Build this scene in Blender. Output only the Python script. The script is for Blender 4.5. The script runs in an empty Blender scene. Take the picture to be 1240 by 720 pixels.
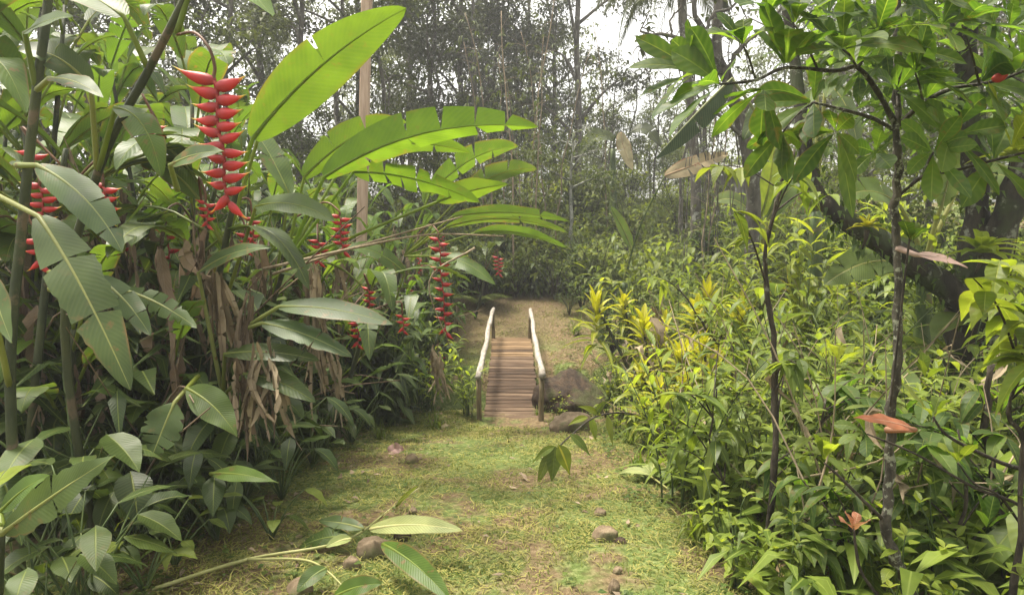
import bpy, math, random
from mathutils import Vector, Matrix, noise
V = Vector
rnd = random.Random(11)
scene = bpy.context.scene
COL = scene.collection
UP = V((0, 0, 1))

# ------------------------------------------------------------------ camera
FPX = 808.0
PITCH = math.atan(90 / FPX)
CAM = V((0, 0, 1.6))
cam_data = bpy.data.cameras.new('camera')
cam_data.sensor_width = 36
cam_data.lens = FPX / 1240 * 36
cam_data.clip_start = 0.05
cam_data.clip_end = 2000
cam = bpy.data.objects.new('camera', cam_data)
cam.location = CAM
cam.rotation_euler = (math.pi / 2 - PITCH, 0, 0)
COL.objects.link(cam)
scene.camera = cam


def at(px, py, d):
    """a place in the world: seen at that bearing, d metres ahead"""
    x = (px - 620) / FPX
    y = (360 - py) / FPX
    c, s = math.cos(PITCH), math.sin(PITCH)
    dv = V((x, c + y * s, -s + y * c))
    return CAM + dv * (d / dv.y)


# ------------------------------------------------------------------ terrain
PROFILE = [(-5, 0.0), (3, 0), (4.2, -0.08), (5.4, -0.26), (6.7, -0.47), (7.6, -0.46), (8.8, -0.36), (10.3, -0.2),
           (11.2, -0.02), (12, .12), (13.5, .4), (15, .75), (18, 1.45), (21, 1.95), (23, 2.05), (28, 1.7), (40, .5), (80, 0), (900, 0)]


def lerp(a, b, t):
    return a + (b - a) * t


def sm(a, b, x):
    t = max(0, min(1, (x - a) / (b - a)))
    return t * t * (3 - 2 * t)


def gz(x, y):
    z = 0
    for (y0, z0), (y1, z1) in zip(PROFILE, PROFILE[1:]):
        if y0 <= y <= y1:
            z = lerp(z0, z1, (y - y0) / (y1 - y0))
            break
    z += 0.05 * noise.noise(V((x * .5, y * .5, 0))) + 0.02 * noise.noise(V((x * 1.7, y * 1.7, 3)))
    z += 0.35 * sm(2.2, 6, -x) * sm(1, 4, y) + 0.25 * sm(2.0, 6, x)
    yc = 8.15 + .12 * math.sin(x * 1.3)
    w = math.exp(-((y - yc) / .62) ** 4)
    z -= 0.5 * w * (1 - .5 * sm(3, 6, abs(x)))
    return z


# ------------------------------------------------------------------ mesh builder
class MB:
    def __init__(s):
        s.v, s.f, s.uv, s.t = [], [], [], []

    def p(s, co, uv=(.5, .5), t=.5):
        s.v.append((co[0], co[1], co[2]))
        s.uv.append(uv)
        s.t.append(t)
        return len(s.v) - 1

    def mesh(s, name, mat, smooth=True):
        me = bpy.data.meshes.new(name)
        me.from_pydata(s.v, [], s.f)
        n = len(me.loops)
        li = [0] * n
        me.loops.foreach_get('vertex_index', li)
        lay = me.uv_layers.new(name='UVMap')
        flat = [0.0] * (2 * n)
        for i, k in enumerate(li):
            flat[2 * i], flat[2 * i + 1] = s.uv[k]
        lay.data.foreach_set('uv', flat)
        a = me.attributes.new('tint', 'FLOAT', 'POINT')
        a.data.foreach_set('value', s.t)
        if smooth:
            me.polygons.foreach_set('use_smooth', [True] * len(me.polygons))
        if mat:
            me.materials.append(mat)
        me.update()
        return me

    def build(s, name, mat, parent=None, smooth=True):
        o = bpy.data.objects.new(name, s.mesh(name, mat, smooth))
        COL.objects.link(o)
        if parent is not None:
            o.parent = parent
        return o


def tag(o, label=None, cat=None, group=None, kind=None):
    if label: o['label'] = label
    if cat: o['category'] = cat
    if group: o['group'] = group
    if kind: o['kind'] = kind
    return o


def empty(name, loc, label=None, cat=None, group=None, rz=0, sc=1):
    o = bpy.data.objects.new(name, None)
    o.empty_display_size = .1
    o.location = loc
    o.rotation_euler = (0, 0, rz)
    o.scale = (sc, sc, sc)
    COL.objects.link(o)
    return tag(o, label, cat, group)


KIDS = {}


def copy_tree(o, parent=None):
    c = o.copy()
    COL.objects.link(c)
    if parent is not None:
        c.parent = parent
    for ch in KIDS_OF(o):
        copy_tree(ch, c)
    return c


def KIDS_OF(o):
    k = KIDS.get(o.name)
    if k is None:
        k = KIDS[o.name] = list(o.children)
    return k


def bez(a, b, c, t):
    return a * (1 - t) ** 2 + b * (2 * t * (1 - t)) + c * t * t


def bezt(a, b, c, t):
    return ((b - a) * (2 * (1 - t)) + (c - b) * (2 * t)).normalized()


PROF = {
    'banana': lambda v: (max(0, math.sin(math.pi * min(1, .02 + v * .98) ** .9)) ** .62) * (1 - .25 * v),
    'ovate': lambda v: max(0, math.sin(math.pi * v ** .72)) ** .95 * (1 - .15 * v),
    'lance': lambda v: max(0, math.sin(math.pi * v ** .7)) ** 1.15,
    'obov': lambda v: max(0, math.sin(math.pi * v ** 1.55)) ** .85 + .06 * (1 - v),
    'strap': lambda v: min(1, .35 + v * 3) * max(0, 1 - v ** 2.4) ** .8,
    'grass': lambda v: (1 - v) ** .7,
}


def blade(mb, P0, P1, P2, W, up=UP, prof='ovate', n=10, fold=.15, tears=(), wav=0.0, tint=.5, sweep=.15, cols=2, r=rnd, ser=0.0, twist=0.0, onesided=0):
    pf = PROF[prof]
    ph = r.random() * 6
    for s in (1, -1):
        if onesided and s == onesided:
            continue
        br = sorted([0.0] + [t for t in tears if r.random() < .8] + [1.0])
        for a, b in zip(br, br[1:]):
            if b - a < .01:
                continue
            dz = r.uniform(-.22, .1) if tears else 0
            rows = max(1, round(n * (b - a)))
            ids = []
            ga = .014 * r.uniform(.3, 2) if a > 0 else 0
            gb = .014 * r.uniform(.3, 2) if b < 1 else 0
            for i in range(rows + 1):
                row = []
                for c in range(cols + 1):
                    q = c / cols
                    vv = a + ga * q + (b - a - (ga + gb) * q) * i / rows
                    T = bezt(P0, P1, P2, vv)
                    S = T.cross(up)
                    if S.length < 1e-4:
                        S = T.cross(V((0, 1, .1)))
                    S.normalize()
                    N = S.cross(T)
                    if twist:
                        an = twist * (vv - .2)
                        S, N = S * math.cos(an) + N * math.sin(an), N * math.cos(an) - S * math.sin(an)
                    w = max(.0012, W / 2 * pf(vv))
                    if ser and c == cols:
                        w *= 1 - ser * (r.random() < .3) * r.uniform(.3, 1.2)
                    wz = wav * W * math.sin(vv * 17 + ph + s) * q
                    co = bez(P0, P1, P2, vv) + S * (s * w * q) + N * (fold * w * q + dz * q * q * w + wz) + T * (sweep * w * q)
                    row.append(mb.p(co, (.5 + .5 * s * q, vv), tint))
                ids.append(row)
            for i in range(rows):
                for c in range(cols):
                    f = (ids[i][c], ids[i][c + 1], ids[i + 1][c + 1], ids[i + 1][c])
                    mb.f.append(f if s > 0 else f[::-1])


def leafdir(mb, base, d, L, W, droop=.3, up=UP, **k):
    d = d.normalized()
    P1 = base + d * (L * .5)
    P2 = base + d * (L * (1 - .25 * droop)) + V((0, 0, -droop * L * .8))
    blade(mb, base, P1, P2, W, up, **k)
    return P2


def mini(mb, base, d, up, L, W, fold=.25, droop=.15, t=.5):
    """a small leaf: four triangles folded on the midrib"""
    d = d.normalized()
    S = d.cross(up)
    if S.length < 1e-3:
        S = d.cross(V((.3, .9, .1)))
    S.normalize()
    N = S.cross(d)
    b = mb.p(base, (.5, 0), t)
    m = mb.p(base + d * (L * .48) + N * (droop * L * .25), (.5, .48), t)
    e = mb.p(base + d * L - N * (droop * L * .5), (.5, 1), t)
    rr = mb.p(base + d * (L * .42) + S * (W / 2) + N * (fold * W / 2 + droop * L * .2), (1, .42), t)
    ll = mb.p(base + d * (L * .42) - S * (W / 2) + N * (fold * W / 2 + droop * L * .2), (0, .42), t)
    mb.f += [(b, rr, m), (b, m, ll), (m, rr, e), (m, e, ll)]


def tube(mb, pts, rad, sides=6, t=.5, cap=True, flat=1.0, uvx=None, wob=0):
    n = len(pts)
    T0 = (pts[1] - pts[0]).normalized()
    ref = V((1, 0, 0)) if abs(T0.x) < .8 else V((0, 1, 0))
    A = T0.cross(ref).normalized()
    rings = []
    ln = 0
    for i, p in enumerate(pts):
        if i == 0:
            T = T0
        elif i == n - 1:
            T = (pts[i] - pts[i - 1])
        else:
            T = (pts[i + 1] - pts[i - 1])
        if T.length < 1e-7:
            T = T0
        T = T.normalized()
        A = A - T * A.dot(T)
        if A.length < 1e-4:
            A = T.cross(V((.3, .5, .8)))
        A.normalize()
        B = T.cross(A)
        r = rad[i] if isinstance(rad, (list, tuple)) else rad
        if i:
            ln += (pts[i] - pts[i - 1]).length
        ring = []
        for k in range(sides):
            an = 2 * math.pi * k / sides
            rr = r
            if wob:
                q = p + A * math.cos(an) * r + B * math.sin(an) * r
                rr = r * (1 + wob * noise.noise(q * (1.2 / max(r, .02)) * .5) + wob * .7 * noise.noise(q * (3 / max(r, .02)) * .5))
            ring.append(mb.p(p + A * (rr * math.cos(an)) + B * (rr * flat * math.sin(an)), ((k / sides) if uvx is None else uvx, ln), t))
        rings.append(ring)
    for a, b in zip(rings, rings[1:]):
        for k in range(sides):
            k2 = (k + 1) % sides
            mb.f.append((a[k], a[k2], b[k2], b[k]))
    if cap:
        mb.f.append(tuple(rings[0][::-1]))
        mb.f.append(tuple(rings[-1]))


def spline(pts, n=6):
    """Catmull-Rom through the given points"""
    P = [V(p) for p in pts]
    if len(P) < 3:
        return [P[0].lerp(P[-1], i / n) for i in range(n + 1)]
    Q = [P[0] * 2 - P[1]] + P + [P[-1] * 2 - P[-2]]
    out = []
    for i in range(1, len(Q) - 2):
        a, b, c, d = Q[i - 1], Q[i], Q[i + 1], Q[i + 2]
        for k in range(n):
            t = k / n
            out.append(.5 * ((2 * b) + (c - a) * t + (2 * a - 5 * b + 4 * c - d) * t * t + (3 * b - a - 3 * c + d) * t ** 3))
    out.append(P[-1])
    return out


def taper(a, b, n, pw=1):
    return [lerp(a, b, (i / (n - 1)) ** pw) for i in range(n)]


def box(mb, c, sx, sy, sz, R=None, t=.5, bev=0.0, uvs=1):
    hx, hy, hz = sx / 2, sy / 2, sz / 2
    base = len(mb.v)
    bm = bev
    pts = []
    for x in (-1, 1):
        for y in (-1, 1):
            for z in (-1, 1):
                pts.append(V((x * hx, y * hy, z * hz)))
    if bm:
        # chamfered along the long x axis
        prof = [(-hy + bm, -hz), (hy - bm, -hz), (hy, -hz + bm), (hy, hz - bm), (hy - bm, hz), (-hy + bm, hz), (-hy, hz - bm), (-hy, -hz + bm)]
        rows = []
        for x in (-hx, hx):
            row = []
            for (y, z) in prof:
                q = V((x, y, z))
                if R: q = R @ q
                row.append(mb.p(V(c) + q, (x, y + z), t))
            rows.append(row)
        for k in range(8):
            k2 = (k + 1) % 8
            mb.f.append((rows[0][k], rows[0][k2], rows[1][k2], rows[1][k]))
        mb.f.append(tuple(rows[0][::-1]))
        mb.f.append(tuple(rows[1]))
        return
    for q in pts:
        w = R @ q if R else q
        mb.p(V(c) + w, (q.x, q.y + q.z), t)
    for f in ((0, 1, 3, 2), (4, 6, 7, 5), (0, 4, 5, 1), (2, 3, 7, 6), (0, 2, 6, 4), (1, 5, 7, 3)):
        mb.f.append(tuple(base + i for i in f))


# ------------------------------------------------------------------ materials
def new_mat(name):
    m = bpy.data.materials.new(name)
    m.use_nodes = True
    nt = m.node_tree
    nt.nodes.clear()
    return m, nt


class G:
    def __init__(s, nt):
        s.nt = nt

    def n(s, typ, **k):
        nd = s.nt.nodes.new(typ)
        for a, b in k.items():
            setattr(nd, a, b)
        return nd

    def l(s, a, b):
        s.nt.links.new(a, b)

    def val(s, sock, v):
        if hasattr(v, 'is_linked') or isinstance(v, bpy.types.NodeSocket):
            s.l(v, sock)
        else:
            sock.default_value = v

    def math(s, op, a, b=0.0, c=0.0, clamp=False):
        nd = s.n('ShaderNodeMath', operation=op, use_clamp=clamp)
        s.val(nd.inputs[0], a)
        s.val(nd.inputs[1], b)
        s.val(nd.inputs[2], c)
        return nd.outputs[0]

    def mix(s, f, a, b, blend='MIX'):
        nd = s.n('ShaderNodeMix', data_type='RGBA', blend_type=blend)
        s.val(nd.inputs[0], f)
        s.val(nd.inputs[6], a)
        s.val(nd.inputs[7], b)
        return nd.outputs[2]

    def ramp(s, f, stops):
        nd = s.n('ShaderNodeValToRGB')
        el = nd.color_ramp.elements
        while len(el) > 1:
            el.remove(el[-1])
        el[0].position, el[0].color = stops[0][0], rgba(stops[0][1])
        for p, c in stops[1:]:
            e = el.new(p)
            e.color = rgba(c)
        s.l(f, nd.inputs[0])
        return nd.outputs[0]

    def noise(s, scale, detail=3, coord='Object', rough=.55, vec=None, dist=0):
        nd = s.n('ShaderNodeTexNoise')
        nd.inputs['Scale'].default_value = scale
        nd.inputs['Detail'].default_value = detail
        nd.inputs['Roughness'].default_value = rough
        nd.inputs['Distortion'].default_value = dist
        if vec is None:
            tc = s.n('ShaderNodeTexCoord')
            vec = tc.outputs[coord]
        s.l(vec, nd.inputs['Vector'])
        return nd.outputs['Fac']

    def bump(s, h, st=.3, dist=.01):
        nd = s.n('ShaderNodeBump')
        nd.inputs['Strength'].default_value = st
        nd.inputs['Distance'].default_value = dist
        s.l(h, nd.inputs['Height'])
        return nd.outputs[0]

    def smooth(s, x, a, b):
        nd = s.n('ShaderNodeMapRange', interpolation_type='SMOOTHSTEP')
        s.val(nd.inputs[0], x)
        nd.inputs[1].default_value = a
        nd.inputs[2].default_value = b
        nd.inputs[3].default_value = 0
        nd.inputs[4].default_value = 1
        return nd.outputs[0]


def rgba(c):
    return (c[0], c[1], c[2], 1)


def leaf_mat(name, A, B, rough=.42, trans=.35, vein=40, veinst=.25, mid=(.16, .22, .06), midw=.05, spots=.25, tcol=None, under=None, spec=.5, hue=.02, midst=.8, spotcol=(.14, .09, .03)):
    if A[1] > A[0] * 1.05:
        A, B, mid = [(c[0] * 1.2 + .002, c[1] * 1.0, c[2] * .75) for c in (A, B, mid)]
    m, nt = new_mat(name)
    g = G(nt)
    uv = g.n('ShaderNodeUVMap')
    sp = g.n('ShaderNodeSeparateXYZ')
    g.l(uv.outputs[0], sp.inputs[0])
    au = g.math('ABSOLUTE', g.math('SUBTRACT', g.math('MULTIPLY', sp.outputs[0], 2.0), 1.0))
    midm = g.math('SUBTRACT', 1.0, g.smooth(au, midw * .5, midw * 1.6), clamp=True)
    ph = g.math('SUBTRACT', g.math('MULTIPLY', sp.outputs[1], float(vein)), g.math('MULTIPLY', au, vein * .1))
    vs = g.math('POWER', g.math('ABSOLUTE', g.math('SINE', ph)), 3.0)
    at_ = g.n('ShaderNodeAttribute', attribute_name='tint')
    oi = g.n('ShaderNodeObjectInfo')
    tn = g.math('ADD', at_.outputs['Fac'], g.math('MULTIPLY', g.math('SUBTRACT', oi.outputs['Random'], .5), .35), clamp=True)
    col = g.mix(tn, rgba(A), rgba(B))
    nz = g.noise(6, 3)
    col = g.mix(g.smooth(nz, .3, .7), g.mix(1.0, col, rgba((.58, .62, .6)), 'MULTIPLY'), col)
    col = g.mix(g.math('MULTIPLY', vs, veinst), col, g.mix(.5, col, rgba(mid)))
    col = g.mix(g.math('MULTIPLY', midm, midst), col, rgba(mid))
    if spots:
        sn = g.noise(23, 4)
        sn2 = g.noise(2.3, 2)
        k = g.math('MULTIPLY', g.smooth(sn, .59, .69), g.smooth(sn2, .40, .60))
        edge = g.math('MULTIPLY', g.smooth(au, .82, .99), g.smooth(sn2, .5, .62))
        k = g.math('MULTIPLY', g.math('MAXIMUM', k, edge), spots, clamp=True)
        col = g.mix(k, col, rgba(spotcol))
    hs = g.n('ShaderNodeHueSaturation')
    g.val(hs.inputs['Hue'], g.math('ADD', .5 - hue / 2, g.math('MULTIPLY', oi.outputs['Random'], hue)))
    g.l(col, hs.inputs['Color'])
    col = hs.outputs[0]
    if under:
        ge = g.n('ShaderNodeNewGeometry')
        colf = g.mix(ge.outputs['Backfacing'], col, g.mix(g.math('MULTIPLY', midm, .5), rgba(under), rgba(mid)))
    else:
        colf = col
    b = g.n('ShaderNodeBsdfPrincipled')
    g.l(colf, b.inputs['Base Color'])
    rg = g.math('ADD', rough - .06, g.math('MULTIPLY', nz, .3))
    g.l(rg, b.inputs['Roughness'])
    b.inputs['Specular IOR Level'].default_value = spec * .62
    if veinst > .05:
        h = g.math('ADD', g.math('MULTIPLY', vs, .4), g.math('MULTIPLY', midm, -1.5))
        bm = g.bump(h, min(.35, veinst * 1.5), .004)
        g.l(bm, b.inputs['Normal'])
    tr = g.n('ShaderNodeBsdfTranslucent')
    tc = g.mix(1.0, col, rgba(tcol or (2.0, 1.95, .9)), 'MULTIPLY')
    g.l(tc, tr.inputs['Color'])
    ms = g.n('ShaderNodeMixShader')
    ms.inputs[0].default_value = trans
    g.l(b.outputs[0], ms.inputs[1])
    g.l(tr.outputs[0], ms.inputs[2])
    out = g.n('ShaderNodeOutputMaterial')
    g.l(ms.outputs[0], out.inputs[0])
    return m


def bark_mat(name, A, B, lichen=None, lk=.5, scale=14, rough=.85, bump=.6, moss=None, band=0):
    m, nt = new_mat(name)
    g = G(nt)
    tc = g.n('ShaderNodeTexCoord')
    mp = g.n('ShaderNodeMapping')
    mp.inputs['Scale'].default_value = (1, 1, .35)
    g.l(tc.outputs['Object'], mp.inputs['Vector'])
    n1 = g.noise(scale, 6, vec=mp.outputs[0], rough=.65)
    n2 = g.noise(scale * 3.1, 4, vec=mp.outputs[0])
    col = g.mix(g.smooth(n1, .35, .66), rgba(A), rgba(B))
    col = g.mix(g.math('MULTIPLY', n2, .5), col, g.mix(1.0, col, rgba((.45, .45, .45)), 'MULTIPLY'))
    if moss:
        n4 = g.noise(3.2, 4)
        col = g.mix(g.smooth(n4, .48, .62), col, rgba(moss))
    if lichen:
        n3 = g.noise(scale * .7, 5, rough=.7)
        col = g.mix(g.smooth(n3, 1 - lk - .04, 1 - lk + .05), col, rgba(lichen))
    oi = g.n('ShaderNodeObjectInfo')
    hs = g.n('ShaderNodeHueSaturation')
    g.val(hs.inputs['Value'], g.math('ADD', .8, g.math('MULTIPLY', oi.outputs['Random'], .4)))
    g.l(col, hs.inputs['Color'])
    b = g.n('ShaderNodeBsdfPrincipled')
    g.l(hs.outputs[0], b.inputs['Base Color'])
    b.inputs['Roughness'].default_value = rough
    b.inputs['Specular IOR Level'].default_value = .3
    g.l(g.bump(g.math('ADD', n1, g.math('MULTIPLY', n2, .5)), bump, .02), b.inputs['Normal'])
    out = g.n('ShaderNodeOutputMaterial')
    g.l(b.outputs[0], out.inputs[0])
    return m


DARK = leaf_mat('leaf_dark', (.020, .050, .014), (.055, .105, .024), rough=.36, trans=.3, vein=60, veinst=.22, mid=(.13, .19, .06))
HELI = leaf_mat('leaf_heliconia', (.030, .075, .016), (.085, .165, .028), rough=.36, trans=.42, vein=90, veinst=.22, mid=(.15, .22, .05), midw=.03, under=(.08, .14, .045), spots=.9)
HELIB = leaf_mat('leaf_heliconia_bright', (.045, .11, .014), (.09, .18, .022), rough=.38, trans=.46, vein=110, veinst=.28, mid=(.13, .22, .03), midw=.022, under=(.11, .2, .035), spots=.7)
HELIG = leaf_mat('leaf_heliconia_grey', (.032, .072, .026), (.062, .118, .04), rough=.36, trans=.3, vein=110, veinst=.10, mid=(.20, .26, .11), midw=.035, under=(.12, .17, .09), spots=1.0)
BANANA = leaf_mat('leaf_banana', (.06, .12, .035), (.10, .18, .05), rough=.4, trans=.35, vein=120, veinst=.3, mid=(.25, .3, .14), midw=.04, under=(.13, .19, .1), spots=.5)
BLUE = leaf_mat('leaf_folded', (.025, .06, .035), (.04, .08, .045), rough=.4, trans=.15, vein=120, veinst=.3, mid=(.2, .26, .15), midw=.05, under=(.05, .085, .06))
CANE = leaf_mat('leaf_cane', (.055, .11, .02), (.16, .245, .045), rough=.4, trans=.42, vein=10, veinst=.05, mid=(.17, .25, .07), midw=.07, spots=.3)
WEED = leaf_mat('leaf_weed', (.06, .115, .026), (.17, .25, .055), rough=.42, trans=.45, vein=28, veinst=.25, mid=(.15, .22, .07), midw=.05, spots=.3)
SHRUB = leaf_mat('leaf_shrub', (.022, .055, .014), (.075, .13, .03), rough=.4, trans=.35, vein=10, veinst=.03, mid=(.1, .15, .04), midw=.05, spots=0)
YELLOW = leaf_mat('leaf_yellow', (.12, .2, .02), (.38, .42, .035), rough=.4, trans=.42, vein=10, veinst=.04, mid=(.34, .36, .06), midw=.12, spots=.25, tcol=(1.5, 1.5, .5))
WHORL = leaf_mat('leaf_whorl', (.035, .085, .022), (.085, .15, .035), rough=.42, trans=.5, vein=22, veinst=.3, mid=(.14, .2, .07), midw=.05, spots=.8, tcol=(2.2, 2.5, .8))
LIGHT = leaf_mat('leaf_light', (.10, .18, .028), (.22, .31, .05), rough=.42, trans=.5, vein=26, veinst=.25, mid=(.2, .28, .08), midw=.05, spots=.3)
TREEL = leaf_mat('leaf_tree', (.018, .034, .016), (.05, .075, .03), rough=.5, trans=.22, vein=8, veinst=.02, mid=(.06, .09, .03), spots=0)
TREEM = leaf_mat('leaf_tree_mid', (.03, .06, .02), (.08, .12, .035), rough=.5, trans=.32, vein=8, veinst=.02, mid=(.08, .12, .03), spots=0)
FARG = leaf_mat('leaf_far_green', (.05, .10, .022), (.15, .21, .045), rough=.5, trans=.4, vein=8, veinst=.02, mid=(.08, .12, .03), spots=0)
FARW = leaf_mat('leaf_far_wood', (.028, .05, .02), (.09, .13, .045), rough=.5, trans=.3, vein=8, veinst=.02, mid=(.06, .09, .03), spots=0)
GRASSM = leaf_mat('grass_blade', (.085, .15, .028), (.28, .295, .13), rough=.6, trans=.35, vein=3, veinst=0, mid=(.1, .15, .04), midst=0, spots=0, spec=.25, tcol=(1.4, 1.5, .7))
COVER = leaf_mat('cover_leaf', (.03, .075, .016), (.09, .15, .03), rough=.45, trans=.35, vein=12, veinst=.05, mid=(.11, .17, .05), spots=0)
DRY = leaf_mat('dry_leaf', (.10, .07, .044), (.43, .33, .23), rough=.75, trans=.15, vein=70, veinst=.4, mid=(.26, .2, .14), spots=.5, tcol=(1.05, .95, .75), spec=.2)
PALED = leaf_mat('pale_dry_leaf', (.34, .28, .18), (.5, .42, .26), rough=.7, trans=.35, vein=60, veinst=.3, mid=(.36, .26, .16), spots=.8, tcol=(1.1, 1.0, .7), spec=.2, spotcol=(.25, .1, .06))
REDL = leaf_mat('red_leaf', (.36, .11, .055), (.46, .2, .10), rough=.5, trans=.35, vein=22, veinst=.3, mid=(.42, .25, .16), spots=.8, tcol=(1.3, 1.0, .7))
SALMON = leaf_mat('salmon_leaf', (.42, .20, .11), (.55, .36, .21), rough=.5, trans=.4, vein=22, veinst=.3, mid=(.55, .42, .28), spots=.3, tcol=(1.3, 1.1, .8))
PINK = leaf_mat('pink_leaf', (.42, .25, .22), (.52, .34, .30), rough=.6, trans=.25, vein=22, veinst=.3, mid=(.45, .32, .28), spots=.4, tcol=(1.1, 1, .9))
PALEU = leaf_mat('pale_under', (.17, .25, .10), (.25, .33, .15), rough=.45, trans=.25, vein=90, veinst=.25, mid=(.4, .46, .26), midw=.04, spots=.2, tcol=(1.1, 1.2, .7), under=(.22, .30, .13))
STEM = bark_mat('green_stem', (.045, .075, .022), (.11, .15, .045), scale=9, rough=.5, bump=.15, lichen=(.13, .10, .05), lk=.38)
DSTEM = bark_mat('dark_stem', (.025, .034, .014), (.06, .07, .026), scale=9, rough=.6, bump=.25, lichen=(.10, .075, .045), lk=.42)
PALES = bark_mat('pale_stem', (.30, .30, .10), (.40, .40, .17), scale=9, rough=.5, bump=.1)
TWIG = bark_mat('twig', (.025, .02, .015), (.075, .06, .042), scale=26, lichen=(.16, .16, .12), lk=.36, bump=.8)
STRAW = bark_mat('straw_stalk', (.18, .13, .08), (.34, .27, .18), scale=18)
LICH = bark_mat('lichen_bark', (.03, .027, .02), (.085, .075, .055), lichen=(.22, .23, .17), lk=.43, scale=34, bump=.7)
MOSSB = bark_mat('mossy_bark', (.02, .018, .013), (.055, .045, .032), lichen=(.19, .2, .15), lk=.40, scale=9, bump=1.0, moss=(.04, .05, .02))
BARK = bark_mat('tree_bark', (.06, .052, .042), (.15, .135, .11), lichen=(.3, .3, .26), lk=.4, scale=10)
WHITEB = bark_mat('white_bark', (.17, .17, .14), (.36, .36, .32), lichen=(.10, .11, .08), lk=.48, scale=8)
STONE = bark_mat('stone', (.12, .085, .05), (.24, .18, .115), scale=9, bump=.8, moss=(.085, .085, .035))
EARTH = bark_mat('earth_rock', (.022, .014, .009), (.066, .041, .023), scale=13, bump=1.0, moss=(.05, .052, .018), lichen=(.09, .065, .036), lk=.36)


def bract_mat():
    m, nt = new_mat('red_bract')
    g = G(nt)
    uv = g.n('ShaderNodeUVMap')
    sp = g.n('ShaderNodeSeparateXYZ')
    g.l(uv.outputs[0], sp.inputs[0])
    nz = g.noise(30, 3)
    v = g.math('ADD', sp.outputs[1], g.math('MULTIPLY', g.math('SUBTRACT', nz, .5), .12))
    col = g.ramp(v, [(0, (.22, .01, .012)), (.45, (.42, .013, .013)), (.70, (.46, .02, .012)), (.82, (.56, .24, .02)), (.92, (.5, .42, .05)), (1, (.2, .27, .05))])
    b = g.n('ShaderNodeBsdfPrincipled')
    g.l(col, b.inputs['Base Color'])
    b.inputs['Roughness'].default_value = .5
    b.inputs['Subsurface Weight'].default_value = 0
    out = g.n('ShaderNodeOutputMaterial')
    g.l(b.outputs[0], out.inputs[0])
    return m


BRACT = bract_mat()
RSTALK = bark_mat('flower_stalk', (.09, .05, .025), (.16, .07, .035), scale=20, rough=.5, bump=.1)
RACHIS = bark_mat('red_rachis', (.30, .03, .02), (.42, .06, .04), scale=20, rough=.5, bump=.1)


def plain(name, stops, scale, rough=.8, bump=.4, stretch=(1, 1, 1), dist=.005, random=.3, spec=.3):
    m, nt = new_mat(name)
    g = G(nt)
    tc = g.n('ShaderNodeTexCoord')
    mp = g.n('ShaderNodeMapping')
    mp.inputs['Scale'].default_value = stretch
    g.l(tc.outputs['Object'], mp.inputs['Vector'])
    n1 = g.noise(scale, 6, vec=mp.outputs[0], rough=.62)
    at_ = g.n('ShaderNodeAttribute', attribute_name='tint')
    f = g.math('ADD', n1, g.math('MULTIPLY', g.math('SUBTRACT', at_.outputs['Fac'], .5), random), clamp=True)
    col = g.ramp(f, stops)
    b = g.n('ShaderNodeBsdfPrincipled')
    g.l(col, b.inputs['Base Color'])
    b.inputs['Roughness'].default_value = rough
    b.inputs['Specular IOR Level'].default_value = spec * .62
    g.l(g.bump(n1, bump, dist), b.inputs['Normal'])
    out = g.n('ShaderNodeOutputMaterial')
    g.l(b.outputs[0], out.inputs[0])
    return m


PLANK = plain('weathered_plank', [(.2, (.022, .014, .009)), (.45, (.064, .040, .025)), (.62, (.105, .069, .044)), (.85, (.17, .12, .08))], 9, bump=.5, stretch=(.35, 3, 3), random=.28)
PLANK_SUNLIT = plain('sunlit_plank', [(.2, (.09, .06, .035)), (.5, (.165, .105, .055)), (.8, (.29, .20, .115))], 9, bump=.4, stretch=(.35, 3, 3), random=.3)  # lighter plank colour: the patch of sunlight is painted in
POSTW = plain('bridge_post', [(.25, (.06, .05, .03)), (.6, (.18, .14, .08)), (.85, (.26, .21, .13))], 14, bump=.6, stretch=(2, 2, .4))
RAILW = plain('bleached_rail', [(.25, (.12, .10, .08)), (.45, (.27, .24, .205)), (.75, (.41, .375, .33))], 16, bump=.5, stretch=(2, .5, 2))
TIMBER = plain('pink_timber', [(.25, (.20, .135, .09)), (.5, (.42, .30, .22)), (.8, (.54, .41, .31))], 9, bump=.4, stretch=(3, 3, .3))
ROOFM = plain('grey_roof', [(.25, (.16, .16, .15)), (.5, (.30, .30, .28)), (.8, (.42, .42, .4))], 3, bump=.1, rough=.6)
HUTW = plain('grey_boards', [(.25, (.10, .09, .08)), (.5, (.22, .20, .18)), (.8, (.33, .31, .28))], 5, bump=.2, stretch=(4, 4, .3))
REDROOF = plain('red_brown_tile', [(.25, (.22, .11, .08)), (.5, (.34, .2, .15)), (.8, (.46, .34, .28))], 6, bump=.3)
WHITEW = plain('white_plaster', [(.25, (.5, .5, .47)), (.8, (.7, .69, .65))], 3, bump=.1)


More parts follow.
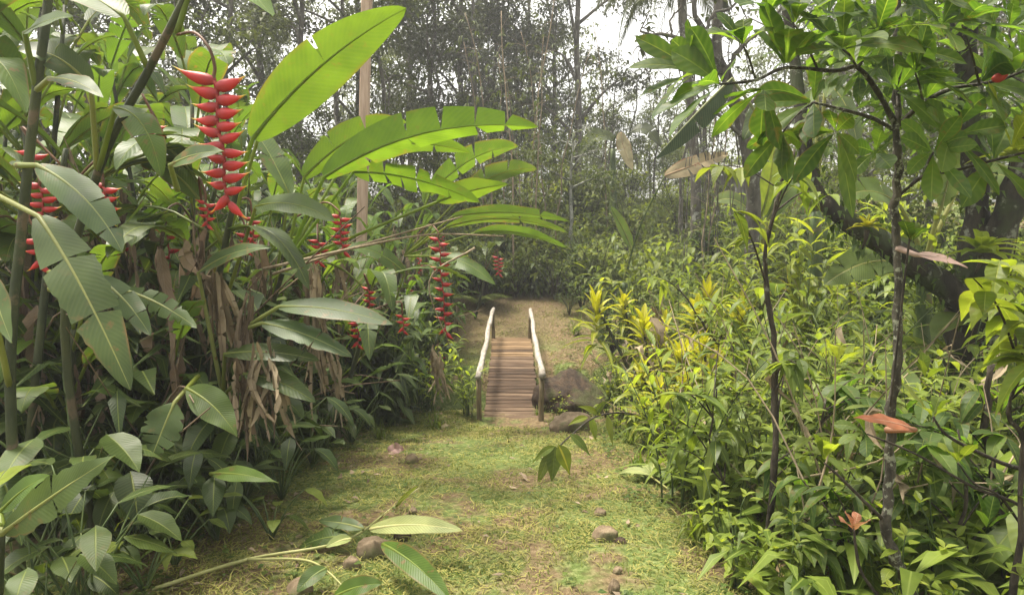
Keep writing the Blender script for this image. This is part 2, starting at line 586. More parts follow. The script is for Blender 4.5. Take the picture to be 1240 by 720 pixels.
def ground_mat():
    m, nt = new_mat('ground_soil_and_turf')
    g = G(nt)
    tc = g.n('ShaderNodeTexCoord')
    sp = g.n('ShaderNodeSeparateXYZ')
    g.l(tc.outputs['Object'], sp.inputs[0])
    nb = g.noise(1.1, 5, rough=.6)
    nf = g.noise(26, 5, rough=.7)
    nm = g.noise(5, 4)
    dirt = g.ramp(nf, [(.25, (.05, .034, .019)), (.5, (.135, .096, .052)), (.75, (.25, .19, .11))])
    turf = g.ramp(nf, [(.25, (.045, .055, .014)), (.5, (.10, .135, .036)), (.72, (.225, .24, .10))])
    k = g.smooth(g.math('ADD', nb, g.math('MULTIPLY', g.math('SUBTRACT', nm, .5), .6)), .43, .58)
    # bare soil beyond the bridge
    yy = g.math('ADD', sp.outputs[1], g.math('MULTIPLY', g.math('SUBTRACT', nm, .5), 1.6))
    far = g.math('MULTIPLY', g.smooth(yy, 8.6, 10.6), g.math('SUBTRACT', 1.0, g.smooth(yy, 13.0, 14.5)))
    xx = g.math('ABSOLUTE', g.math('ADD', sp.outputs[0], .1))
    far = g.math('MULTIPLY', far, g.math('SUBTRACT', 1.0, g.smooth(xx, .9, 2.4)))
    k = g.math('MAXIMUM', k, g.math('MULTIPLY', far, .9))
    col = g.mix(k, turf, dirt)
    b = g.n('ShaderNodeBsdfPrincipled')
    g.l(col, b.inputs['Base Color'])
    b.inputs['Roughness'].default_value = .95
    b.inputs['Specular IOR Level'].default_value = .15
    g.l(g.bump(g.math('ADD', nf, g.math('MULTIPLY', nm, 1.2)), .8, .03), b.inputs['Normal'])
    out = g.n('ShaderNodeOutputMaterial')
    g.l(b.outputs[0], out.inputs[0])
    return m


# ------------------------------------------------------------------ world, sun
SUN_AZ, SUN_EL = math.radians(-62), math.radians(71)
w = bpy.data.worlds.new('World')
scene.world = w
w.use_nodes = True
nt = w.node_tree
nt.nodes.clear()
g = G(nt)
sky = g.n('ShaderNodeTexSky', sky_type='NISHITA')
sky.sun_disc = False
sky.sun_elevation = SUN_EL
sky.sun_rotation = SUN_AZ
sky.dust_density = 4
hs = g.n('ShaderNodeHueSaturation')
hs.inputs['Saturation'].default_value = .1
g.l(sky.outputs[0], hs.inputs['Color'])
bg = g.n('ShaderNodeBackground')
bg.inputs[1].default_value = .15
g.l(g.mix(1.0, hs.outputs[0], rgba((1, .975, .92)), 'MULTIPLY'), bg.inputs[0])
wo = g.n('ShaderNodeOutputWorld')
g.l(bg.outputs[0], wo.inputs[0])
sd = bpy.data.lights.new('sun', 'SUN')
sd.energy = 3.0
sd.angle = math.radians(12)
sd.color = (1, .92, .78)
so = bpy.data.objects.new('sun', sd)
sdir = V((math.sin(SUN_AZ) * math.cos(SUN_EL), math.cos(SUN_AZ) * math.cos(SUN_EL), math.sin(SUN_EL)))
so.rotation_euler = (-sdir).to_track_quat('-Z', 'Y').to_euler()
so.location = (0, 0, 30)
COL.objects.link(so)
scene.view_settings.view_transform = 'Standard'
scene.view_settings.look = 'None'
scene.view_settings.exposure = 1.62
scene.view_settings.gamma = 1
scene.cycles.max_bounces = 6
scene.cycles.diffuse_bounces = 4
scene.cycles.glossy_bounces = 2
scene.cycles.transmission_bounces = 4
scene.cycles.use_denoising = True
# ------------------------------------------------------------------ plant makers (all in the plant's own space, base at z = 0)
def vdir(az, el):
    return V((math.cos(az) * math.cos(el), math.sin(az) * math.cos(el), math.sin(el)))


def heli_leaf(parent, A, d, L, W, droop, pet=.3, mat=None, tears=4, r=rnd, up=UP, name='leaf', fold=.12, petr=.009, n=18, tint=None, twist=0.0):
    """petiole from A along d, then a banana-like blade"""
    mb = MB()
    d = d.normalized()
    P0 = A + d * pet
    d2 = (d + V((0, 0, -.12))).normalized()
    P1 = P0 + d2 * (L * .52)
    hd = V((d.x, d.y, 0))
    P2 = P0 + d2 * (L * (.95 - .35 * droop)) + hd * (L * .22 * droop) + V((0, 0, -L * droop * .75))
    t = r.uniform(.15, .85) if tint is None else tint
    pts = [A.lerp(P0, i / 3) for i in range(4)]
    pts += [bez(P0, P1, P2, i / 8) - V((0, 0, .004)) for i in range(1, 9)]
    tube(mb, pts, taper(petr, petr * .9, 4) + taper(petr * .75, .0012, 8), 5, t, uvx=.5)
    tv = sorted(r.uniform(.12, .93) for _ in range(tears))
    blade(mb, P0, P1, P2, W, up, 'banana', n, fold, tv, .03, t, .22, 3, r, twist=twist)
    return mb.build(name, mat or HELI, parent)


def bract(mb, base, d, L, H, sides=7):
    """claw-shaped boat: fat near the stalk, beaked tip turned up"""
    d = d.normalized()
    prof = [(0, .4), (.08, .74), (.22, 1.0), (.40, .96), (.56, .70), (.68, .42), (.79, .22), (.9, .1), (1.0, .02)]
    S = d.cross(UP).normalized()
    N = S.cross(d)
    rings = []
    for v, k in prof:
        c = base + d * (L * v) + N * (L * (.16 * v * v) - H * .12 * math.sin(v * 3.1))
        ring = []
        for j in range(sides):
            an = 2 * math.pi * j / sides
            ring.append(mb.p(c + N * (math.sin(an) * H * .5 * k) + S * (math.cos(an) * H * .36 * k), (j / sides, v), .5))
        rings.append(ring)
    for a, b in zip(rings, rings[1:]):
        for j in range(sides):
            j2 = (j + 1) % sides
            mb.f.append((a[j], b[j], b[j2], a[j2]))
    mb.f.append(tuple(rings[0]))
    mb.f.append(tuple(rings[-1][::-1]))


def spike(parent, top, pairs, L, step, side, r=rnd, name='flower_spike', sub=False, lead=None, bl=1.0, sc_end=.8):
    """hanging lobster-claw flower: zigzag rachis and two rows of bracts; lead = arching stalk points that end at top"""
    mb = MB()
    side = side.normalized()
    pts = [V(p) for p in (lead or [top + V((0, 0, .12))])] + [top]
    if len(pts) > 2:
        pts = spline(pts, 5)
    sites = []
    z = 0
    for i in range(pairs * 2):
        s = 1 if i % 2 else -1
        z += step * (1 if i else 0)
        p = top + V((0, 0, -z)) + side * (s * .007 + .07 * z) + side * (.006 * math.sin(i * .7)) 
        pts.append(p)
        sites.append((p, s, i))
    nl = len(pts) - len(sites)
    st = MB()
    tube(st, pts[:nl + 1], taper(.006, .007, nl + 1), 6)
    tube(mb, pts[max(0, nl - 1):], taper(.007, .006, len(pts) - max(0, nl - 1)) if not sub else taper(.010, .008, len(pts) - max(0, nl - 1)), 6)
    if nl > 1:
        st.build('flower_stalk', RSTALK, parent)
    tot = pairs * 2
    bm = None if sub else mb
    rach = None
    if sub:
        rach = mb.build(name, RACHIS, parent)
    else:
        bm = MB()
    for p, s, i in sites:
        k = lerp(1, sc_end, i / tot) * r.uniform(.92, 1.08)
        el = lerp(.14, .0, i / tot) + r.uniform(-.16, .16)
        dv = side * (s * math.cos(el)) + V((0, 0, math.sin(el) - .04)) + side.cross(UP) * r.uniform(-.18, .18)
        if i > tot - 3:
            dv = side * (s * .6) + V((0, 0, -.7))
        if sub:
            bb = MB()
            bract(bb, p - dv * .012, dv, L * k * (1.4 if i == 0 else 1.16) * r.uniform(.92, 1.08), L * .42 * k * bl, 9)
            bb.build('bract', BRACT, rach)
        else:
            bract(bm, p - dv * .01, dv, L * k * 1.1, L * .42 * k * bl, 6)
    if not sub:
        # rachis and its bracts: two meshes of one part
        o = bm.build(name, BRACT, parent)
        mb.build('rachis', RACHIS, o)
        return o
    return rach


def dry_hang(parent, A, L, W, r=rnd, name='dead_leaf', mat=None, strips=3):
    mb = MB()
    W *= .55
    for k in range(strips * 3):
        a = A + V((r.uniform(-.05, .05), r.uniform(-.05, .05), r.uniform(-.1, .05)))
        l = L * r.uniform(.5, 1)
        az = r.random() * 6.28
        m = a + V((r.uniform(-.08, .08), r.uniform(-.08, .08), -l * .45))
        e = a + V((r.uniform(-.12, .12), r.uniform(-.12, .12), -l))
        blade(mb, a, m, e, W * r.uniform(.5, 1), vdir(az, .1), 'banana', 12, r.uniform(.5, 1.4), (.3, .5, .7, .85), .25, r.random(), .2, 2, r, twist=r.uniform(-4, 4))
    return mb.build(name, mat or DRY, parent)


def stalk_mesh(parent, pts, r0, r1, mat=None, name='stalk', sides=7, bracts=True):
    mb = MB()
    P = spline(pts, 5)
    tube(mb, P, taper(r0, r1, len(P)), sides)
    return mb.build(name, mat or DSTEM, parent)


def make_heliconia(seed, h=2.2, nl=6, L=1.05, W=.24, mat=None, sp=0, dead=1, name='heliconia_plant', az0=None, lean=.25):
    r = random.Random(seed)
    root = empty(name, (0, 0, 0))
    ld = vdir(r.random() * 6.28, 0) * lean * r.uniform(.3, 1)
    top = V((ld.x * 1.5, ld.y * 1.5, h))
    mid = V((ld.x * .45, ld.y * .45, h * .5))
    stalk_mesh(root, [V((0, 0, -.1)), mid, top], .026, .012)
    mb = MB()
    az = r.random() * 3.14 if az0 is None else az0
    for i in range(nl):
        f = .22 + .78 * i / (nl - 1)
        A = V((0, 0, 0)).lerp(mid, min(1, f * 2)) if f < .5 else mid.lerp(top, (f - .5) * 2)
        a = az + (math.pi if i % 2 else 0) + r.uniform(-.5, .5)
        el = lerp(.55, 1.15, i / (nl - 1)) + r.uniform(-.15, .15)
        heli_leaf(root, A, vdir(a, el), L * r.uniform(.75, 1.15), W * r.uniform(.8, 1.15), r.uniform(.25, .75), r.uniform(.2, .42), mat, r.choice((0, 1, 3, 5, 8)), r)
    for k in range(dead):
        dry_hang(root, mid.lerp(top, r.uniform(.0, .6)) + vdir(r.random() * 6, 0) * .05, r.uniform(.6, 1.0), .1, r)
    for k in range(sp):
        a = r.random() * 6.28
        A = mid.lerp(top, r.uniform(.1, .7))
        o = A + vdir(a, 0) * .28
        spike(root, o + V((0, 0, -.05)), r.choice((4, 5, 7)), .085, .042, vdir(a + 1.5 + r.uniform(-.4, .4), 0), r, lead=[A, A.lerp(o, .5) + V((0, 0, .12)), o + V((0, 0, .06))])
    return root


def make_cane(seed, n=7, h=1.3, L=.27, W=.055, mat=None, name='ginger_cane', lean=.45):
    r = random.Random(seed)
    root = empty(name, (0, 0, 0))
    sm_, fm = MB(), MB()
    for k in range(n):
        a = r.random() * 6.28
        b = vdir(a, 0) * r.uniform(.02, .16)
        hh = h * r.uniform(.55, 1.05)
        ln = lean * r.uniform(.3, 1.2)
        d = vdir(a + r.uniform(-.6, .6), 0)
        pts = [b + d * (ln * t * t * hh) + V((0, 0, hh * (t - .12 * ln * t * t))) for t in [i / 8 for i in range(9)]]
        tube(sm_, pts, taper(.008, .003, 9), 4, r.random())
        nlv = int(13 * hh / 1.2) + 2
        t0 = r.random()
        for i in range(nlv):
            f = .22 + .78 * i / nlv
            x = f * 8
            p = pts[int(x)].lerp(pts[min(8, int(x) + 1)], x - int(x))
            T = (pts[min(8, int(x) + 1)] - pts[int(x)]) if int(x) < 8 else pts[8] - pts[7]
            la = a + (1.57 if i % 2 else -1.57) + r.uniform(-.5, .5) + i * .12
            dd = (vdir(la, r.uniform(.15, .6)) + T.normalized() * .55)
            leafdir(fm, p, dd, L * r.uniform(.7, 1.15), W * r.uniform(.8, 1.2), r.uniform(.2, .8), prof='lance', n=5, fold=.3, cols=1, tint=max(0, min(1, .25 + .5 * f * r.random() + .2 * t0)), sweep=0, r=r)
    sm_.build('stem', STEM, root)
    fm.build('foliage', mat or CANE, root)
    return root


def make_weed(seed, n=5, h=.7, L=.12, W=.06, mat=None, name='leafy_weed', prof='ovate', lean=.4, gap=.1):
    r = random.Random(seed)
    root = empty(name, (0, 0, 0))
    sm_, fm = MB(), MB()
    for k in range(n):
        a = r.random() * 6.28
        hh = h * r.uniform(.5, 1.1)
        d = vdir(a, 0)
        ln = lean * r.uniform(.2, 1.2)
        pts = [d * (.03 + ln * hh * t ** 1.5) + V((0, 0, hh * t)) + V((r.uniform(-.01, .01), r.uniform(-.01, .01), 0)) for t in [i / 6 for i in range(7)]]
        tube(sm_, pts, taper(.006, .002, 7), 4, r.random())
        m = max(3, int(hh / gap))
        for i in range(m):
            f = .25 + .75 * (i + .5) / m
            x = min(5.99, f * 6)
            p = pts[int(x)].lerp(pts[int(x) + 1], x - int(x))
            aa = i * 1.57 + r.uniform(-.4, .4) + a
            for s in (0, math.pi):
                if r.random() < .12: continue
                dd = vdir(aa + s, r.uniform(-.1, .5))
                q = p + dd * .03
                leafdir(fm, q, dd, L * r.uniform(.6, 1.15), W * r.uniform(.7, 1.15), r.uniform(.1, .7), prof=prof, n=5, fold=.2, cols=1, tint=r.uniform(.1, .6) + .35 * f, sweep=.1, r=r)
        for s in range(3):
            dd = vdir(a + s * 2.1, r.uniform(.3, 1))
            leafdir(fm, pts[-1], dd, L * .6, W * .6, .2, prof=prof, n=4, fold=.3, cols=1, tint=r.uniform(.7, 1), sweep=.1, r=r)
    sm_.build('stem', STEM, root)
    fm.build('foliage', mat or WEED, root)
    return root


def make_broad(seed, n=9, h=.45, L=.26, W=.12, mat=None, name='broad_leaf_plant', prof='ovate', ser=0):
    """rosette of long-stalked broad leaves"""
    r = random.Random(seed)
    root = empty(name, (0, 0, 0))
    sm_, fm = MB(), MB()
    for k in range(n):
        a = k * 2.4 + r.uniform(-.4, .4)
        hh = h * r.uniform(.45, 1.15)
        e = vdir(a, 0) * (hh * r.uniform(.3, .8)) + V((0, 0, hh))
        pts = [V((0, 0, 0)), e * .5 + V((0, 0, hh * .14)), e]
        P = spline(pts, 3)
        tube(sm_, P, taper(.007, .003, len(P)), 4, r.random())
        d = vdir(a + r.uniform(-.4, .4), r.uniform(-.35, .35))
        leafdir(fm, e, d, L * r.uniform(.65, 1.2), W * r.uniform(.75, 1.2), r.uniform(.2, .8), prof=prof, n=9, fold=r.uniform(-.1, .25), cols=2, tint=r.random(), sweep=.15, wav=.03, r=r, ser=ser)
    sm_.build('stem', STEM, root)
    fm.build('foliage', mat or DARK, root)
    return root


def make_rosette(seed, heads=2, h=.7, n=26, L=.36, W=.045, mat=None, name='yellow_dracaena', droop=.7, prof='strap', leafy=.35):
    r = random.Random(seed)
    root = empty(name, (0, 0, 0))
    sm_, fm = MB(), MB()
    for k in range(heads):
        a = r.random() * 6.28
        hh = h * r.uniform(.6, 1.1)
        e = vdir(a, 0) * (.18 * k) + V((0, 0, hh))
        P = spline([V((0, 0, 0)), e * .5 + vdir(a + 2, 0) * .03, e], 4)
        tube(sm_, P, taper(.016, .011, len(P)), 6, r.random())
        for i in range(n):
            f = i / n
            aa = i * 2.4
            el = lerp(-.1, 1.35, f) + r.uniform(-.15, .15)
            p = e + V((0, 0, -leafy * (1 - f) * hh))
            leafdir(fm, p, vdir(aa, el), L * r.uniform(.7, 1.1) * lerp(1, .75, f), W * r.uniform(.8, 1.2), droop * r.uniform(.5, 1.2) * (1 - .5 * f), prof=prof, n=7, fold=.35, cols=1, tint=min(1, max(0, f * .9 + r.uniform(-.15, .2))), sweep=0, r=r)
    sm_.build('stem', DSTEM, root)
    fm.build('foliage', mat or YELLOW, root)
    return root


def make_shrub(seed, h=1.3, w_=.8, n=420, L=.11, W=.045, mat=None, name='leafy_shrub', big=False):
    r = random.Random(seed)
    root = empty(name, (0, 0, 0))
    sm_, fm = MB(), MB()
    nb = 11
    per = n // (nb * 4)
    for k in range(nb):
        a = k * 2.4 + r.uniform(-.5, .5)
        hh = h * r.uniform(.5, 1.05)
        ou = w_ * r.uniform(.2, .7)
        e = vdir(a, 0) * ou + V((0, 0, hh))
        P = spline([V((0, 0, 0)), vdir(a, 0) * (ou * .35) + V((0, 0, hh * .55)), e], 4)
        tube(sm_, P, taper(.014, .004, len(P)), 4, r.random())
        for q in range(4):
            c = P[len(P) // 2 + r.randrange(len(P) // 2)] + V((r.uniform(-.14, .14), r.uniform(-.14, .14), r.uniform(-.08, .12))) * (w_ / .8)
            tt = r.uniform(0, .55)
            for i in range(per):
                d = vdir(r.random() * 6.28, r.uniform(-.5, .9))
                p = c + d * r.uniform(.0, .13) * (w_ / .8)
                if big:
                    leafdir(fm, p, d, L * r.uniform(.6, 1.2), W * r.uniform(.8, 1.2), r.uniform(.2, .8), prof='ovate', n=4, fold=.25, cols=1, tint=tt + r.uniform(0, .45), sweep=.1, r=r)
                else:
                    mini(fm, p, d, UP, L * r.uniform(.6, 1.2), W * r.uniform(.8, 1.2), .25, r.uniform(0, .6), tt + r.uniform(0, .45))
    sm_.build('stem', TWIG, root)
    fm.build('foliage', mat or SHRUB, root)
    return root


def make_fern(seed, n=8, L=.8, mat=None, name='fern', W=.16):
    r = random.Random(seed)
    root = empty(name, (0, 0, 0))
    sm_, fm = MB(), MB()
    for k in range(n):
        a = k * 6.28 / n + r.uniform(-.3, .3)
        l = L * r.uniform(.6, 1.1)
        P0 = V((0, 0, 0.02))
        P1 = vdir(a, 1.0) * l * .6
        P2 = vdir(a, .3) * l * .95
        pts = [bez(P0, P1, P2, i / 10) for i in range(11)]
        tube(sm_, pts, taper(.005, .001, 11), 3, .5)
        m = 22
        for i in range(m):
            v = .15 + .85 * i / m
            p = bez(P0, P1, P2, v)
            T = bezt(P0, P1, P2, v)
            S = T.cross(UP).normalized()
            ll = W * math.sin(math.pi * min(1, v * .85 + .12)) * 1.1
            for s in (1, -1):
                mini(fm, p, S * s + T * .35 + V((0, 0, -.15)), UP, ll * r.uniform(.85, 1.1), .03, .1, .3, r.uniform(.2, .8))
    sm_.build('stem', STEM, root)
    fm.build('frond', mat or WEED, root)
    return root


def make_tuft(seed, n=40, h=.6, mat=None, name='grass_tuft', W=.012):
    r = random.Random(seed)
    root = empty(name, (0, 0, 0))
    fm = MB()
    for k in range(n):
        a = r.random() * 6.28
        l = h * r.uniform(.5, 1.15)
        b = vdir(r.random() * 6.28, 0) * r.uniform(0, .08)
        leafdir(fm, b, vdir(a, r.uniform(.8, 1.45)), l, W * r.uniform(.7, 1.4), r.uniform(.3, 1.1), prof='grass', n=6, fold=.3, cols=1, tint=r.random(), sweep=0, r=r)
    fm.build('blade_tuft', mat or CANE, root)
    return root


def make_tree(seed, h=8, r0=.09, lo=.45, clumps=26, per=46, L=.17, W=.07, spread=1.5, crad=.42, mat=None, bark=None, name='slender_tree', lean=.7, wig=.45, drop=0.0, limbs=9):
    r = random.Random(seed)
    root = empty(name, (0, 0, 0))
    tm, fm = MB(), MB()
    la = r.random() * 6.28
    pts = []
    for i in range(9):
        t = i / 8
        pts.append(vdir(la, 0) * (lean * t * t) + V((r.uniform(-wig, wig) * t * .6, r.uniform(-wig, wig) * t * .6, h * t - (.15 if i == 0 else 0))))
    P = spline(pts, 3)
    n = len(P)
    tube(tm, P, taper(r0 * .85, r0 * .22, n, .8), 8, .5, wob=.18)
    ends = []
    for k in range(limbs):
        f = lo + (1 - lo) * (k + r.random() * .6) / limbs
        i = min(n - 2, int(f * (n - 1)))
        A = P[i]
        a = k * 2.4 + r.uniform(-.5, .5)
        l = spread * (1.15 - .6 * (f - lo) / (1 - lo)) * r.uniform(.6, 1.1)
        e = A + vdir(a, r.uniform(.1, .8)) * l + V((0, 0, -drop * l))
        m = A.lerp(e, .5) + V((r.uniform(-.15, .15), r.uniform(-.15, .15), r.uniform(.0, .25))) * l * .6
        B = spline([A, m, e], 4)
        tube(tm, B, taper(r0 * .42 * (1.2 - .6 * f), r0 * .08, len(B)), 5, .5)
        ends += [B[-1], B[-3]]
        for q in range(3):
            s = B[r.randrange(3, len(B) - 1)]
            e2 = s + vdir(a + r.uniform(-1.3, 1.3), r.uniform(-.2, .8)) * l * r.uniform(.25, .5)
            m2 = s.lerp(e2, .5) + V((r.uniform(-.1, .1), r.uniform(-.1, .1), r.uniform(-.05, .12))) * l
            B2 = spline([s, m2, e2], 3)
            tube(tm, B2, taper(r0 * .14, r0 * .04, len(B2)), 4, .5, cap=False)
            ends += [B2[-1], B2[-2]]
    ends.append(P[-1])
    tm.build('trunk', bark or BARK, root)
    for c in range(clumps):
        C = ends[c % len(ends)] + V((r.uniform(-.2, .2), r.uniform(-.2, .2), r.uniform(-.15, .2)))
        tt = r.uniform(0, .6)
        cr = crad * r.uniform(.6, 1.3)
        for i in range(int(per * r.uniform(.5, 1.2))):
            d = vdir(r.random() * 6.28, r.uniform(-.7, .8))
            p = C + V((d.x, d.y, d.z * .7)) * cr * r.random() ** .5
            mini(fm, p, vdir(r.random() * 6.28, r.uniform(-.8, .4)), UP, L * r.uniform(.6, 1.25), W * r.uniform(.7, 1.2), .2, .4, tt + r.uniform(0, .4))
    fm.build('crown', mat or TREEL, root)
    return root


def make_culm(seed, h=5, r0=.02, mat=None, name='bamboo_culm', bark=None, leaves=60, lean=.6):
    r = random.Random(seed)
    root = empty(name, (0, 0, 0))
    tm, fm = MB(), MB()
    a = r.random() * 6.28
    pts = [vdir(a, 0) * (lean * (i / 8) ** 2.2) + V((r.uniform(-.04, .04), r.uniform(-.04, .04), h * i / 8 - (.1 if i == 0 else 0))) for i in range(9)]
    P = spline(pts, 2)
    tube(tm, P, taper(r0, r0 * .35, len(P)), 6, r.random())
    for k in range(leaves):
        f = .3 + .7 * r.random()
        p = P[min(len(P) - 1, int(f * (len(P) - 1)))]
        d = vdir(r.random() * 6.28, r.uniform(-.5, .6))
        l = r.uniform(.1, .5)
        if k % 3 == 0:
            tube(tm, [p, p + d * l * .5 + V((0, 0, .03)), p + d * l], [.004, .003, .0015], 3, .5, cap=False)
        for q in range(2):
            mini(fm, p + d * l, d + V((r.uniform(-.6, .6), r.uniform(-.6, .6), -.5)), UP, r.uniform(.12, .24), .035, .2, .5, r.random())
    tm.build('stem', bark or STRAW, root)
    fm.build('foliage', mat or TREEM, root)
    return root


def whorl(parent, c, axis, n=7, L=.19, W=.075, mat=None, r=rnd, name='leaf_whorl', open_=.9, droop=.3):
    mb = MB()
    axis = axis.normalized()
    X = axis.cross(V((.3, .2, 1))).normalized()
    Y = axis.cross(X)
    for i in range(n):
        a = i * 2.4 + r.uniform(-.3, .3)
        o = open_ * r.uniform(.55, 1.2)
        d = axis * math.cos(o) + (X * math.cos(a) + Y * math.sin(a)) * math.sin(o)
        leafdir(mb, c + d * .01, d, L * r.uniform(.65, 1.12), W * r.uniform(.8, 1.15), droop * r.uniform(.3, 1.4), up=axis if o > .5 else UP, prof='obov', n=9, fold=r.uniform(.05, .3), cols=2, tint=r.random(), sweep=.15, wav=.04, r=r)
    return mb.build(name, mat or WHORL, parent)


def rock(name, loc, sx, sy, sz, mat, label, group=None, seed=0, cat='stone', rough=.25, sub=4, rz=0):
    import bmesh
    bm = bmesh.new()
    bmesh.ops.create_icosphere(bm, subdivisions=sub, radius=1)
    for v in bm.verts:
        p = v.co
        k = 1 + rough * noise.noise(p * 1.1 + V((seed * 7.3, 0, 0))) + rough * .45 * noise.noise(p * 2.7 + V((0, seed * 3.1, 0))) + rough * .2 * noise.noise(p * 7 + V((0, 0, seed)))
        q = p * k
        # facets: flatten against a few random planes
        rr = random.Random(seed * 97 + 5)
        for _ in range(6):
            nrm = vdir(rr.random() * 6.28, rr.uniform(-.3, 1))
            lim = rr.uniform(.72, .95)
            dd = q.dot(nrm)
            if dd > lim:
                q -= nrm * (dd - lim) * .8
        v.co = V((q.x * sx, q.y * sy, q.z * sz))
    me = bpy.data.meshes.new(name)
    bm.to_mesh(me)
    bm.free()
    me.polygons.foreach_set('use_smooth', [True] * len(me.polygons))
    me.materials.append(mat)
    o = bpy.data.objects.new(name, me)
    o.location = loc
    o.rotation_euler = (0, 0, rz)
    COL.objects.link(o)
    return tag(o, label, cat, group)


USED = set()


def place(proto, x, y, label, group=None, rz=None, sc=1.0, z=None, cat=None, dz=0.0):
    """first use moves the maker's own plant; later uses copy it with all its parts"""
    if proto.name in USED:
        o = copy_tree(proto)
    else:
        o = proto
        KIDS_OF(o)
        USED.add(proto.name)
    o.location = (x, y, (gz(x, y) if z is None else z) + dz)
    o.rotation_euler = (0, 0, rnd.random() * 6.28 if rz is None else rz)
    o.scale = (sc, sc, sc)
    tag(o, label, cat, group)
    return o
# ================================================================== the setting
def build_ground():
    mb = MB()
    xs = [-400, -150, -60, -30, -18] + [-12 + i * .5 for i in range(10)] + [-7 + i * .22 for i in range(23)] + [-1.9 + i * .1 for i in range(40)] + [2.1 + i * .22 for i in range(24)] + [7.5 + i * .5 for i in range(11)] + [18, 30, 60, 150, 400]
    ys = [-60, -20, -8, -3] + [-1 + i * .25 for i in range(12)] + [2.0 + i * .1 for i in range(120)] + [14 + i * .4 for i in range(40)] + [32, 38, 46, 60, 80, 140, 300, 900]
    idx = []
    for y in ys:
        row = []
        for x in xs:
            z = gz(x, y)
            if abs(x) < 4 and 2 < y < 14:
                z += .018 * noise.noise(V((x * 5, y * 5, 1))) + .009 * noise.noise(V((x * 14, y * 14, 4)))
            row.append(mb.p((x, y, z)))
        idx.append(row)
    for a, b in zip(idx, idx[1:]):
        for i in range(len(xs) - 1):
            mb.f.append((a[i], a[i + 1], b[i + 1], b[i]))
    o = mb.build('ground', ground_mat())
    tag(o, 'uneven earth track of turf and bare soil crossing a shallow gully', 'ground', kind='structure')


build_ground()


def path_edges(y):
    l = lerp(-1.75, -1.05, sm(3, 8.5, y))
    r_ = .85 + .1 * sm(3, 6, y)
    return l, r_


